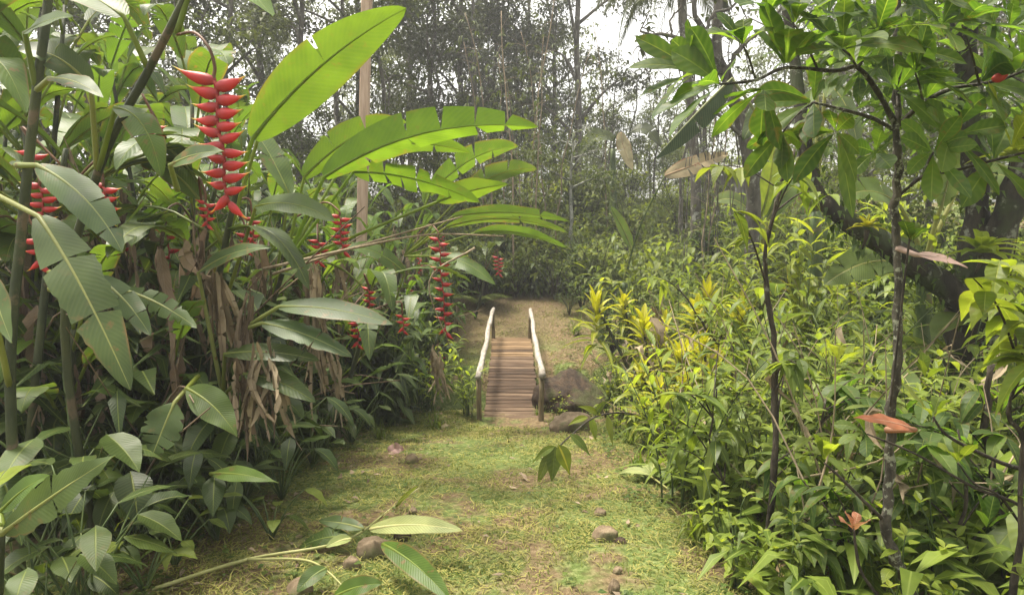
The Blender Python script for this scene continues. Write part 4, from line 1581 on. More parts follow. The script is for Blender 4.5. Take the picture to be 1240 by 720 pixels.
def dead_tangle():
    """brown hanging scraps, sheaths and stalks through the left bank"""
    r = random.Random(44)
    mb = MB()
    for k in range(420):
        y = r.uniform(3.3, 11)
        x = -1.75 + .055 * (y - 3) - abs(r.gauss(0, .55))
        z = gz(x, y) + r.uniform(.5, 1.7)
        A = V((x, y, z))
        l = r.uniform(.2, .6)
        m = A + V((r.uniform(-.08, .08), r.uniform(-.08, .08), -l * .5))
        e = A + V((r.uniform(-.12, .12), r.uniform(-.12, .12), -l))
        blade(mb, A, m, e, r.uniform(.025, .08), vdir(r.random() * 6.28, .1), 'banana', 9, r.uniform(.5, 1.4), (.4, .7), .22, r.random(), .2, 1, r, twist=r.uniform(-4, 4))
    for k in range(260):
        y = r.uniform(3.3, 11)
        x = -1.8 + .055 * (y - 3) - abs(r.gauss(0, .6))
        A = V((x, y, gz(x, y) + r.uniform(.0, 1.0)))
        e = A + vdir(r.random() * 6.28, r.uniform(.2, 1.3)) * r.uniform(.5, 1.5)
        m = A.lerp(e, .5) + V((r.uniform(-.1, .1), r.uniform(-.1, .1), r.uniform(-.05, .15)))
        tube(mb, spline([A, m, e], 3), [.006, .006, .005, .005, .004, .004, .003], 4, r.random(), cap=False, uvx=.3)
    rb = MB()
    for k in range(230):
        y = r.uniform(2.6, 9)
        x = 1.1 + .03 * y + abs(r.gauss(0, 1.1))
        A = V((x, y, gz(x, y) + r.uniform(.0, .5)))
        e = A + vdir(r.random() * 6.28, r.uniform(.3, 1.4)) * r.uniform(.4, 1.2)
        m = A.lerp(e, .5) + V((r.uniform(-.1, .1), r.uniform(-.1, .1), r.uniform(-.05, .15)))
        tube(rb, spline([A, m, e], 3), [.005, .005, .004, .004, .003, .003, .002], 4, r.random(), cap=False, uvx=.3)
        if k % 2:
            p = A.lerp(e, r.uniform(.4, 1))
            l = r.uniform(.1, .25)
            blade(rb, p, p + vdir(r.random() * 6.28, -.4) * l * .6, p + vdir(r.random() * 6.28, -.9) * l, r.uniform(.03, .07), UP, 'lance', 7, r.uniform(.2, 1), (), .15, r.random(), .1, 1, r, twist=r.uniform(-3, 3))
    tag(rb.build('dead_foliage', DRY), 'thin dead twigs and withered leaves caught among the right bank greens', 'dead foliage', kind='stuff')
    tag(mb.build('dead_foliage', DRY), 'brown dead sheaths and dry stalks tangled through the left bank', 'dead foliage', kind='stuff')


dead_tangle()


def haze():
    mb = MB()
    box(mb, V((0, 36, 12)), 150, 90, 34)
    m, nt = new_mat('thin_haze')  # volume added mainly to imitate the veil of lens glare
    g = G(nt)
    v = g.n('ShaderNodeVolumePrincipled')
    v.inputs['Color'].default_value = (.93, .95, .97, 1)
    v.inputs['Density'].default_value = .0035
    v.inputs['Anisotropy'].default_value = .3
    out = g.n('ShaderNodeOutputMaterial')
    g.l(v.outputs[0], out.inputs['Volume'])
    o = mb.build('haze', m, None, False)
    tag(o, 'thin bright haze added for lens glare, greying the trees beyond the slope', 'haze', kind='stuff')


haze()
# ================================================================== populations
def P_(px, d):
    return ((px - 620) / FPX * d, d)


# --- heliconias of the left bank
HP = [make_heliconia(100 + i, h=[2.2, 2.5, 1.9, 2.7, 2.3, 1.6][i], nl=[10, 11, 10, 11, 10, 8][i], L=[1.0, 1.15, .95, 1.2, 1.05, .9][i], W=[.23, .25, .22, .26, .24, .22][i], mat=[HELI, HELI, HELI, HELIB, DARK, HELI][i], sp=[1, 1, 0, 0, 0, 1][i], dead=[1, 1, 2, 1, 1, 1][i]) for i in range(6)]
HP.append(make_heliconia(120, 1.0, 8, .62, .16, HELI, 0, 1))
HP.append(make_heliconia(121, 3.0, 13, 1.05, .25, HELI, 0, 2))
HP.append(make_heliconia(122, 1.2, 9, .7, .15, HELIB, 0, 1))
for k, (x, y, i, sc, lab) in enumerate([
    (-2.75, 3.8, 0, 1.0, 'heliconia in the shade just behind the ragged left leaves'),
    (-2.35, 4.3, 2, 1.0, 'heliconia between the big flower spike and the dead brown sheaths'),
    (-2.25, 5.2, 5, 1.0, 'short heliconia behind the long grey-green leaves'),
    (-2.0, 5.7, 2, .95, 'heliconia under the scalloped arching leaf with hanging dead sheaths'),
    (-1.75, 6.3, 5, .9, 'short heliconia below the bright torn leaf over the track'),
    (-1.7, 7.7, 5, 1.0, 'short heliconia beside the long thin red spike near the bridge'),
    (-1.5, 8.8, 2, .9, 'heliconia leaning over the left bridge railing'),
    (-1.55, 10.2, 0, .85, 'heliconia at the far end of the left bridge railing'),
    (-1.7, 11.6, 5, 1.0, 'heliconia with the small bright spike beyond the bridge'),
    (-3.4, 4.4, 3, 1.0, 'tall pale heliconia at the far left edge behind the dark stalk'),
    (-3.0, 5.1, 1, 1.0, 'tall heliconia behind the arching stalk of the big flower spike'),
    (-2.8, 6.0, 3, .95, 'tall bright heliconia behind the huge glowing leaf'),
    (-2.5, 7.0, 1, .9, 'heliconia standing left of the timber pole foot'),
    (-2.5, 8.3, 3, .85, 'bright heliconia standing around the timber pole'),
    (-2.4, 9.5, 1, .85, 'heliconia right of the timber pole in the back row'),
    (-2.6, 10.9, 3, .85, 'bright heliconia at the back of the bank near the thin stems'),
    (-4.3, 5.4, 4, 1.15, 'dark heliconia deep in the bank at the left edge'),
    (-4.0, 6.4, 1, 1.15, 'heliconia deep in the bank above the red spikes at left'),
    (-3.8, 7.6, 4, 1.1, 'dark heliconia deep in the bank behind the tall bright one'),
    (-3.6, 9.0, 3, 1.1, 'bright heliconia at the back of the bank left of the timber pole'),
    (-5.4, 7.2, 3, 1.3, 'tallest heliconia at the back corner of the left bank'),
    (-5.0, 8.8, 1, 1.3, 'tall heliconia at the back below the leafy tree crown'),
    (-6.4, 9.5, 4, 1.4, 'dark tall heliconia at the back left corner'),
    (-4.6, 10.5, 3, 1.2, 'bright tall heliconia at the far back of the left bank'),
    (-2.0, 3.75, 6, .9, 'heliconia shoot at the foot of the hanging dead sheaths'),
    (-1.95, 4.6, 8, .8, 'light heliconia shoot behind the long grey-green leaves'),
    (-1.75, 5.1, 6, .9, 'heliconia shoot left of the half-hidden red spikes'),
    (-1.6, 5.8, 8, .9, 'light heliconia shoot under the bright torn leaf'),
    (-1.5, 6.4, 6, .9, 'heliconia shoot at the bank foot before the bridge'),
    (-1.3, 7.3, 8, .85, 'light heliconia shoot below the long thin red spike'),
    (-1.1, 8.4, 6, .9, 'heliconia shoot beside the near half of the left railing'),
    (-.95, 9.3, 8, .8, 'light heliconia shoot beside the middle of the left railing'),
    (-1.0, 10.6, 6, .9, 'heliconia shoot beside the far post of the left railing'),
    (-2.4, 3.5, 6, 1.1, 'heliconia shoot in the shade under the ragged grey leaf'),
    (-2.5, 4.0, 8, 1.1, 'light heliconia shoot deep behind the torn grey leaf'),
    (-2.2, 4.9, 6, 1.2, 'heliconia shoot among the dead sheaths in the bank centre'),
    (-2.05, 6.4, 8, 1.1, 'light heliconia shoot left of the timber pole foot'),
    (-1.85, 8.0, 3, .72, 'bright heliconia covering the foot of the timber pole'),
    (-1.72, 7.5, 7, .72, 'leafy heliconia hiding the lower part of the timber pole'),
    (-3.0, 4.2, 7, 1.0, 'very tall heliconia at the left edge above the ragged leaves'),
    (-2.9, 5.4, 7, 1.0, 'very tall heliconia behind the stalk of the big flower spike'),
    (-3.9, 5.0, 7, 1.05, 'very tall heliconia in the top left corner'),
    (-3.5, 7.0, 7, 1.1, 'very tall heliconia above the huge glowing leaf base'),
    (-4.6, 6.2, 7, 1.1, 'very tall heliconia deep at the left edge top'),
    (-3.2, 8.6, 7, 1.05, 'very tall heliconia at the back left of the timber pole'),
    (-4.9, 8.0, 7, 1.2, 'very tall heliconia at the very back of the bank'),
    (-2.3, 4.75, 1, 1.05, 'tall heliconia right behind the huge glowing leaf petiole'),
    (-3.4, 3.9, 1, 1.1, 'tall heliconia behind the vertical dark stalk at the left edge'),
    (-2.9, 4.5, 2, 1.2, 'heliconia with dead sheaths left of the big flower spike stalk'),
    (-3.6, 5.6, 3, 1.15, 'tall pale heliconia filling the top left behind the spike'),
    (-3.3, 6.6, 0, 1.25, 'heliconia with red spikes high in the middle of the left bank'),
    (-2.05, 7.1, 3, .8, 'bright heliconia in front of the timber pole foot'),
    (-1.95, 8.9, 3, .7, 'bright low heliconia behind the left railing plants'),
    (-1.25, 9.5, 5, .8, 'short heliconia touching the middle of the left railing'),
    (-1.05, 7.9, 5, .75, 'short heliconia hanging over the near end of the left railing'),
    (-1.2, 12.3, 0, .8, 'heliconia behind the far shrubs at the end of the bridge'),
]):
    place(HP[i], x, y, lab, HG, None, sc, cat='heliconia')

# flower spikes that show at the left edge come from two short dark plants
def spike_cluster(x, y, label, sites, stalk_px):
    root = groot('heliconia_plant', x, y, label, 'heliconia', HG)
    b = V((x, y, gz(x, y) - .1))
    st = [b] + [at(*s) for s in stalk_px]
    stalk_mesh(root, st, .024, .012)
    for (px, py, d, pairs, L, step) in sites:
        t = at(px, py, d)
        spike(root, t, pairs, L, step, V((1, r5.uniform(-.4, .4), 0)), r5, lead=[st[-1].lerp(st[-2], r5.random()), t + V((-.03, 0, .12)), t + V((0, 0, .05))])
    for k in range(4):
        a = r5.random() * 6.28
        heli_leaf(root, st[-1].lerp(st[-2], r5.random()), vdir(a, r5.uniform(.3, .9)), .8, .2, r5.uniform(.4, .9), .25, DARK, 3, r5)
    fin(root)


spike_cluster(-2.5, 3.2, 'dark heliconia whose red spikes hang behind the ragged left leaves', [(48, 225, 3.2, 5, .085, .022), (45, 292, 3.15, 3, .08, .024), (125, 225, 3.3, 4, .085, .022), (38, 185, 3.3, 2, .08, .022)], [(60, 300, 3.3), (80, 180, 3.3)])
spike_cluster(-2.0, 4.0, 'heliconia with small red spikes below the big flower spike', [(249, 245, 3.6, 4, .06, .018), (305, 265, 3.9, 4, .06, .02), (297, 285, 4.0, 3, .06, .02), (185, 150, 3.6, 3, .07, .022)], [(245, 330, 3.9), (262, 220, 3.8)])
spike_cluster(-1.55, 5.4, 'heliconia with red spikes half hidden under the grey-green leaves', [(446, 350, 5.2, 4, .07, .024), (432, 392, 5.0, 4, .075, .024), (487, 383, 5.3, 3, .07, .024)], [(440, 400, 5.3), (452, 320, 5.3)])
spike_cluster(-.65, 11.2, 'small heliconia with one orange-red spike beyond the left railing', [(603, 312, 11.0, 5, .11, .03)], [(585, 345, 11.1), (590, 300, 11.1)])

# leaning dry stalks over the bank
def dry_stalks():
    for (pts, lab) in (
        ([(318, 326, 4.0), (430, 300, 4.1), (520, 284, 4.2), (610, 286, 4.4)], 'long dry brown stalk slanting across the left bank'),
        ([(330, 332, 4.05), (440, 296, 4.2), (560, 262, 4.5)], 'second dry stalk crossing just above the long one'),
        ([(575, 300, 6.0), (520, 340, 6.0), (545, 420, 6.0)], 'bent dry stalk hanging beside the long red spike'),
    ):
        P = spline([at(*p) for p in pts], 6)
        mb = MB()
        tube(mb, P, taper(.010, .004, len(P)), 6, .5)
        tag(mb.build('dry_stalk', STRAW), lab, 'dry stalk', 'dry stalks on the left bank')


dry_stalks()

# --- low broad-leaved plants at the foot of the left bank
BP = [make_broad(200, 10, .45, .24, .11), make_broad(201, 8, .6, .28, .12, ser=.05), make_broad(202, 12, .35, .18, .085), make_broad(203, 9, .5, .26, .075, HELIG, prof='lance'), make_broad(204, 7, .28, .16, .08, WEED)]
BG = 'low broad-leaved plants at the foot of the left bank'
for (px, d, i, sc, lab) in [
    (25, 2.35, 4, 1.0, 'three-leaved seedling below the bitten leaf in the corner'),
    (95, 2.75, 2, 1.0, 'low dark plant above the corner seedling'),
    (130, 3.05, 0, 1.0, 'low plant with pale midribs at the bare soil edge'),
    (40, 3.05, 1, 1.1, 'tall broad-leaved plant in deep shade at the left edge'),
    (185, 3.25, 2, 1.1, 'low plant below the torn grey leaf'),
    (215, 3.5, 0, 1.1, 'broad-leaved plant right under the torn grey leaf'),
    (110, 3.5, 1, 1.2, 'broad-leaved plant under the long ragged leaf'),
    (265, 3.5, 3, 1.0, 'narrow-leaved plant below the hanging dead sheaths'),
    (330, 3.85, 0, 1.0, 'bright broad-leaved plant at the track edge left of the pink leaf'),
    (315, 3.25, 4, .9, 'small light seedling on the soil left of the cut shoot'),
    (370, 4.6, 2, 1.2, 'low plant at the track edge below the dead brown sheaths'),
    (300, 4.3, 1, 1.1, 'broad-leaved plant behind the hanging dead sheaths'),
    (190, 2.95, 4, .8, 'tiny bright seedling on the bare soil at lower left'),
    (10, 3.6, 1, 1.4, 'dark broad-leaved plant behind the left edge stalk'),
    (160, 4.1, 1, 1.4, 'dark broad-leaved plant deep behind the ragged leaf tips'),
    (230, 4.6, 3, 1.5, 'narrow-leaved plant deep behind the torn grey leaf'),
    (420, 5.6, 2, 1.2, 'low plant at the bank foot left of the bridge approach'),
    (440, 6.3, 3, 1.1, 'narrow-leaved plant at the bank foot nearest the bridge'),
    (385, 5.2, 0, 1.1, 'broad-leaved plant under the half-hidden red spikes'),
    (78, 2.5, 1, .95, 'tall broad-leaved plant hiding the foot of the flower spike stalk'),
    (18, 2.3, 1, .85, 'broad-leaved plant hiding the foot of the left edge stalk'),
    (60, 2.55, 0, 1.0, 'broad dark plant behind the bitten corner leaf'),
    (-10, 2.75, 1, 1.1, 'tall broad-leaved plant cut by the left edge above the bitten leaf'),
    (150, 2.75, 4, 1.1, 'small light plant at the soil edge beside the bitten leaf tip'),
    (75, 3.1, 1, 1.3, 'tall dark broad-leaved plant above the bitten leaf tip'),
    (160, 3.3, 0, 1.4, 'large broad-leaved plant below the ragged leaf tip'),
    (245, 3.25, 2, 1.2, 'low plant right of the torn grey leaf at the soil edge'),
    (280, 3.75, 0, 1.3, 'large broad-leaved plant at the foot of the dead sheaths'),
]:
    x, y = P_(px, d)
    place(BP[i], x, y, lab, BG, None, sc, cat='leafy plant')

# --- canes
CP = [make_cane(300, 8, 1.35, .30, .05), make_cane(301, 10, 1.15, .26, .045, LIGHT), make_cane(302, 7, 1.7, .36, .06), make_cane(303, 9, .95, .24, .045, LIGHT), make_cane(304, 8, 2.1, .42, .07, LIGHT, lean=.3), make_cane(305, 7, 1.9, .30, .085, WEED, lean=.35)]
CG = 'leafy canes along the right of the track'
for (x, y, i, sc, lab) in [
    (1.0, 3.75, 1, .9, 'leafy cane clump nearest the track at lower right'),
    (1.3, 4.3, 0, .72, 'leafy cane clump behind the pale fallen leaves'),
    (1.1, 5.0, 3, .65, 'light green canes at the track edge above the pale fallen leaves'),
    (1.95, 4.7, 2, .85, 'tall canes left of the thin dark stem'),
    (2.5, 5.75, 0, 1.0, 'canes right of the brightest dracaena'),
    (2.2, 5.1, 1, 1.1, 'canes right behind the thin dark stem'),
    (1.2, 6.9, 3, .8, 'pale canes at the track edge level with the boulder'),
    (2.35, 6.9, 2, .85, 'canes between the two tall yellow dracaenas'),
    (2.9, 5.6, 0, 1.1, 'canes between the thin dark stem and the lichened tree'),
    (3.4, 6.6, 2, 1.0, 'canes below the low mossy limb'),
    (2.6, 7.4, 1, 1.2, 'canes behind the right-hand yellow dracaena'),
    (1.8, 8.0, 3, 1.1, 'pale canes arching above the left-hand yellow dracaena'),
    (1.75, 9.3, 2, .85, 'canes with arching bright tips right of the sheathed clump'),
    (2.4, 9.2, 0, 1.1, 'canes at the back below the grassy slope'),
    (3.6, 8.6, 1, 1.4, 'canes in front of the small grey hut'),
    (4.4, 7.8, 2, 1.1, 'tall canes left of the mossy trunk'),
    (2.9, 4.3, 3, 1.0, 'light canes behind the lichened trunk foot'),
    (2.9, 6.7, 4, 1.0, 'tall light canes between the thin dark sapling and the low mossy limb'),
    (2.2, 7.4, 4, .9, 'tall light canes behind the tall yellow dracaena'),
    (3.6, 7.5, 5, 1.0, 'tall broad-leaved canes under the low mossy limb'),
    (4.3, 6.6, 4, 1.0, 'tall light canes left of the mossy trunk base'),
    (3.0, 8.8, 5, 1.0, 'tall broad-leaved canes at the back left of the hut'),
    (4.9, 8.8, 4, 1.1, 'tall light canes behind the banana leaf at right'),
    (5.6, 7.4, 5, 1.1, 'tall broad-leaved canes right behind the mossy trunk'),
    (3.9, 10.2, 4, 1.1, 'tall light canes in front of the hut door'),
    (2.0, 10.2, 5, .9, 'broad-leaved canes right of the brown-sheathed clump'),
    (4.3, 4.9, 5, .85, 'broad-leaved canes in front of the mossy trunk at the right edge'),
    (3.5, 4.2, 4, .7, 'light canes at the right edge below the large bromeliad'),
    (-.45, 6.95, 3, .75, 'pale variegated cane beside the left bridge post'),
    (-.95, 7.2, 1, .8, 'dark leafy cane clump left of the bridge foot'),
    (-1.15, 8.6, 0, .8, 'cane clump along the left railing'),
]:
    place(CP[i], x, y, lab, CG, None, sc, cat='cane')

# --- yellow dracaenas and the sheathed clump
YP = [make_rosette(400, 4, 1.1, 30, .44, .055), make_rosette(401, 3, 1.15, 34, .36, .055), make_rosette(402, 3, .75, 26, .38, .06), make_rosette(403, 2, .45, 22, .30, .05)]
YG = 'yellow dracaenas right of the track'
for (px, d, i, sc, lab) in [
    (873, 5.1, 1, .82, 'brightest yellow dracaena, nearest the thin dark stem'),
    (802, 6.3, 0, 1.15, 'tall yellow dracaena with arching heads left of the bright one'),
    (845, 6.9, 1, 1.25, 'yellow dracaena rising behind the other two'),
    (784, 5.3, 3, 1.0, 'small yellow dracaena at the track edge'),
    (832, 5.6, 2, 1.0, 'green-yellow dracaena between the tall one and the bright one'),
    (768, 9.0, 2, 1.2, 'yellow dracaena beside the brown-sheathed clump'),
    (905, 8.8, 0, 1.2, 'yellow dracaena below the hut'),
]:
    x, y = P_(px, d)
    place(YP[i], x, y, lab, YG, None, sc, cat='dracaena')


def sheathed():
    x, y = P_(733, 10.2)
    root = groot('sheathed_clump', x, y, 'upright clump of brown-green leaf sheaths beside the bare soil', 'plant')
    b = V((x, y, gz(x, y)))
    mb = MB()
    r = random.Random(9)
    for k in range(8):
        o = V((r.uniform(-.09, .09), r.uniform(-.06, .06), -.05))
        tp = b + o * 1.6 + V((.12 + r.uniform(-.06, .10), 0, r.uniform(.7, .95)))
        P = spline([b + o, (b + o).lerp(tp, .5) + V((-.02, 0, 0)), tp], 4)
        tube(mb, P, taper(.035, .014, len(P)), 6, r.random())
    mb.build('leaf_sheath', STEM, root)
    for k in range(9):
        a = r.random() * 6.28
        A = b + V((.1, 0, r.uniform(.7, .9)))
        d = vdir(a, r.uniform(.3, 1.2))
        mb = MB()
        leafdir(mb, A, d, r.uniform(.5, .75), .1, r.uniform(.8, 1.3), prof='lance', n=9, fold=.25, cols=2, tint=r.random())
        mb.build('leaf', LIGHT if k % 2 else WEED, root)
    fin(root)


sheathed()

# --- weeds at lower right
WP = [make_weed(500, 6, .75, .14, .055), make_weed(501, 5, .55, .11, .05), make_weed(502, 8, .95, .16, .05, prof='lance'), make_weed(503, 5, .4, .085, .045, LIGHT)]
WG = 'leafy weeds at lower right'
for (x, y, i, sc, lab) in [
    (1.0, 3.0, 3, 1.0, 'small light weed at the track edge in the bottom right'),
    (1.15, 3.35, 1, 1.0, 'leafy weed under the nearest cane clump'),
    (1.35, 2.9, 1, .95, 'leafy weed at the bottom edge left of the leaning stem'),
    (1.6, 3.2, 0, 1.0, 'tall leafy weed left of the lichened trunk'),
    (1.55, 2.45, 3, 1.1, 'light weed in front of the lichened trunk foot'),
    (1.85, 2.7, 1, 1.1, 'leafy weed right of the lichened trunk foot'),
    (2.1, 3.2, 2, .9, 'narrow-leaved weed behind the lichened trunk'),
    (2.0, 2.3, 0, .75, 'leafy weed in the bottom right corner'),
    (2.5, 3.4, 0, 1.1, 'tall leafy weed at the right edge'),
    (1.3, 3.8, 2, .8, 'narrow-leaved weed beside the pale fallen leaves'),
    (1.75, 3.8, 2, 1.0, 'narrow-leaved weed under the thin dark stem'),
    (2.4, 4.1, 1, 1.3, 'bushy weed between the two thin stems'),
    (3.0, 3.9, 2, 1.2, 'tall narrow-leaved weed below the mossy trunk'),
    (3.3, 4.8, 0, 1.4, 'tall weed in front of the mossy trunk base'),
    (2.7, 2.9, 1, 1.3, 'bushy weed at the right edge below the bent twig'),
    (.95, 5.9, 3, 1.0, 'light weed at the track edge near the boulder'),
    (1.0, 7.0, 1, 1.0, 'weed on the gully lip right of the boulder'),
    (.5, 6.9, 3, .7, 'small pale weed at the foot of the right railing post'),
    (1.12, 2.55, 1, .8, 'low weed at the bottom edge hiding the thin dark sapling foot'),
    (1.0, 2.75, 3, .8, 'lowest light weed at the bottom edge of the track side'),
    (1.25, 2.65, 0, .7, 'leafy weed just in front of the thin dark sapling'),
    (1.75, 2.1, 1, .9, 'dark weed at the bottom edge below the salmon-red leaves'),
    (1.45, 2.2, 3, .9, 'light weed at the very bottom left of the salmon-red leaves'),
    (2.35, 2.5, 2, .8, 'narrow-leaved weed at the right edge in the corner'),
    (1.4, 3.45, 0, 1.0, 'leafy weed behind the thin dark sapling foot'),
    (2.0, 3.6, 0, 1.2, 'tall leafy weed halfway between the two slim trunks'),
]:
    place(WP[i], x, y, lab, WG, None, sc, cat='weed')

# --- sword-leaved and broad-leaved plants mixed into the right bank
KP = [make_rosette(450, 1, .12, 18, .75, .05, CANE, 'sword_leaved_plant', .9, 'strap', .3), make_rosette(451, 2, .15, 14, .6, .04, LIGHT, 'sword_leaved_plant', .8, 'strap', .3)]
KG = 'sword-leaved plants right of the track'
for (x, y, i, sc, lab) in [
    (1.25, 5.3, 0, 1.0, 'sword-leaved plant in front of the small dracaena'),
    (1.55, 5.0, 1, 1.1, 'light sword-leaved plant left of the brightest dracaena'),
    (1.9, 5.6, 0, 1.2, 'sword-leaved plant under the brightest dracaena'),
    (1.3, 6.0, 1, 1.1, 'light sword-leaved plant at the track edge beyond the small dracaena'),
    (2.4, 4.7, 0, 1.2, 'sword-leaved plant right of the thin dark sapling'),
    (1.05, 4.25, 1, .8, 'light sword-leaved plant above the pale fallen frond'),
    (2.2, 3.9, 1, 1.1, 'light sword-leaved plant left of the lichened trunk'),
    (2.7, 5.2, 1, 1.2, 'light sword-leaved plant below the withered orange-red leaf'),
    (1.8, 7.0, 0, 1.2, 'sword-leaved plant behind the tall dracaena'),
    (2.9, 3.5, 0, 1.0, 'sword-leaved plant at the right edge among the weeds'),
]:
    place(KP[i], x, y, lab, KG, None, sc, cat='leafy plant')
MP = [make_broad(460, 9, .8, .36, .17, LIGHT), make_broad(461, 8, .6, .32, .16, WEED, ser=.05), make_broad(462, 9, 1.1, .5, .22, BANANA, prof='ovate')]
MG = 'broad-leaved plants right of the track'
for (x, y, i, sc, lab) in [
    (2.0, 4.4, 0, .9, 'light broad-leaved plant right of the thin dark sapling foot'),
    (1.6, 4.1, 1, .9, 'broad-leaved plant between the nearest canes and the dark sapling'),
    (2.6, 4.9, 2, .9, 'large broad-leaved plant between the two slim trunks'),
    (3.4, 5.5, 0, 1.1, 'light broad-leaved plant below the low mossy limb'),
    (2.4, 6.0, 1, 1.1, 'broad-leaved plant right of the brightest dracaena'),
    (2.9, 3.2, 0, .9, 'light broad-leaved plant at the right edge'),
    (3.9, 5.4, 2, 1.1, 'large broad-leaved plant at the mossy trunk foot'),
    (1.7, 3.5, 1, .8, 'broad-leaved plant behind the lower dark sapling stem'),
    (3.1, 7.3, 2, 1.2, 'large broad-leaved plant in the middle of the right bank'),
    (2.35, 2.75, 1, .75, 'broad-leaved plant at the right edge in the bottom corner'),
]:
    place(MP[i], x, y, lab, MG, None, sc, cat='leafy plant')

# --- grass tufts
TP = [make_tuft(600, 45, .55), make_tuft(601, 60, .8), make_tuft(602, 30, .3)]
TG = 'tufts of long grass beside the track'
for (x, y, i, sc, lab) in [
    (.95, 3.25, 0, .9, 'long grass tuft below the nearest canes'),
    (1.25, 3.6, 1, .85, 'tall grass tuft between canes and leafy weeds'),
    (1.5, 2.75, 0, .8, 'grass tuft at the bottom edge in the right corner'),
    (.9, 4.6, 2, 1.1, 'small grass tuft at the track edge by the pale fallen leaves'),
    (1.0, 5.5, 0, .8, 'grass tuft at the track edge below the small dracaena'),
    (.75, 6.6, 2, 1.1, 'short grass tuft right of the boulder'),
    (-.75, 6.5, 2, 1.2, 'short grass tuft left of the bridge foot'),
    (-1.2, 5.9, 0, .7, 'grass tuft at the foot of the left bank'),
    (.42, 6.55, 2, .8, 'short grass tuft under the right corner of the bridge'),
    (.72, 7.75, 2, .9, 'short grass tuft on top of the gully lip behind the boulder'),
    (.95, 7.35, 0, .6, 'grass tuft against the right side of the boulder'),
    (.3, 7.05, 2, .8, 'short grass tuft between the boulder and the right railing post'),
    (1.0, 10.4, 1, .8, 'tall grass tuft beside the bare soil beyond the bridge'),
]:
    place(TP[i], x, y, lab, TG, None, sc, cat='grass tuft')

# --- pale fallen palm-like leaves on the right edge of the track
def pale_heap():
    p = on_ground(785, 590)
    root = empty('pale_fallen_frond', p, 'pale silvery fallen frond lying at the right edge of the track', 'fallen frond')
    r = random.Random(12)
    for k in range(11):
        a = lerp(-.5, 2.6, k / 10) + r.uniform(-.1, .1)
        mb = MB()
        A = p + V((.03, .05, .06))
        leafdir(mb, A, vdir(a, r.uniform(.1, .5)), r.uniform(.2, .34), .06, .5, up=V((0, -.5, .8)), prof='lance', n=9, fold=.2, cols=2, tint=r.random())
        mb.build('leaflet', PALEU if k % 4 else WEED, root)
    mb = MB()
    tube(mb, [p + V((.03, .05, .05)), p + V((.12, -.15, .03)), p + V((.16, -.32, .03))], [.007, .006, .004], 5)
    mb.build('stalk', PALES, root)
    fin(root)


pale_heap()

# arching twig over the gully with an orange-blotched leaf
def arching_twig():
    b = at(835, 520, 5.6)
    root = groot('arching_shrub', 1.55, 5.7, 'thin shrub arching a twig of drooping leaves over the track', 'shrub')
    g0 = V((1.55, 5.7, gz(1.55, 5.7)))
    mb = MB()
    P = spline([g0, at(822, 525, 5.6), at(770, 502, 5.5), at(725, 503, 5.0), at(690, 528, 4.5), at(672, 546, 4.25)], 6)
    tube(mb, P, taper(.012, .0045, len(P)), 5)
    mb.build('twig', TWIG, root)
    r = random.Random(4)
    for (px, py, qx, qy, W, mat, lab) in [(673, 540, 668, 585, .10, WEED, None), (676, 538, 690, 575, .10, YELLOW, 'leaf blotched with orange'), (668, 545, 650, 590, .07, WEED, None), (672, 540, 645, 560, .05, LIGHT, None), (690, 525, 715, 552, .06, WEED, None), (715, 505, 722, 535, .06, LIGHT, None), (712, 505, 688, 515, .05, LIGHT, None), (735, 502, 742, 540, .05, WEED, None), (728, 503, 700, 492, .05, LIGHT, None), (760, 501, 768, 535, .06, WEED, None), (770, 501, 780, 530, .06, WEED, None), (720, 503, 735, 485, .05, WEED, None)]:
        o = pleaf(root, None, at(px, py, 4.25 if px < 680 else (4.5 if px < 700 else (5.0 if px < 745 else 5.35))), at(qx, qy, (4.2 if px < 680 else (4.45 if px < 700 else (4.95 if px < 745 else 5.3)))), W, (0, -.8, .5), V((0, 0, .03)), mat, (), .2, r.random(), n=9, prof='lance', petr=.004, cols=2)
        if lab:
            o['label'] = lab
    fin(root)


arching_twig()

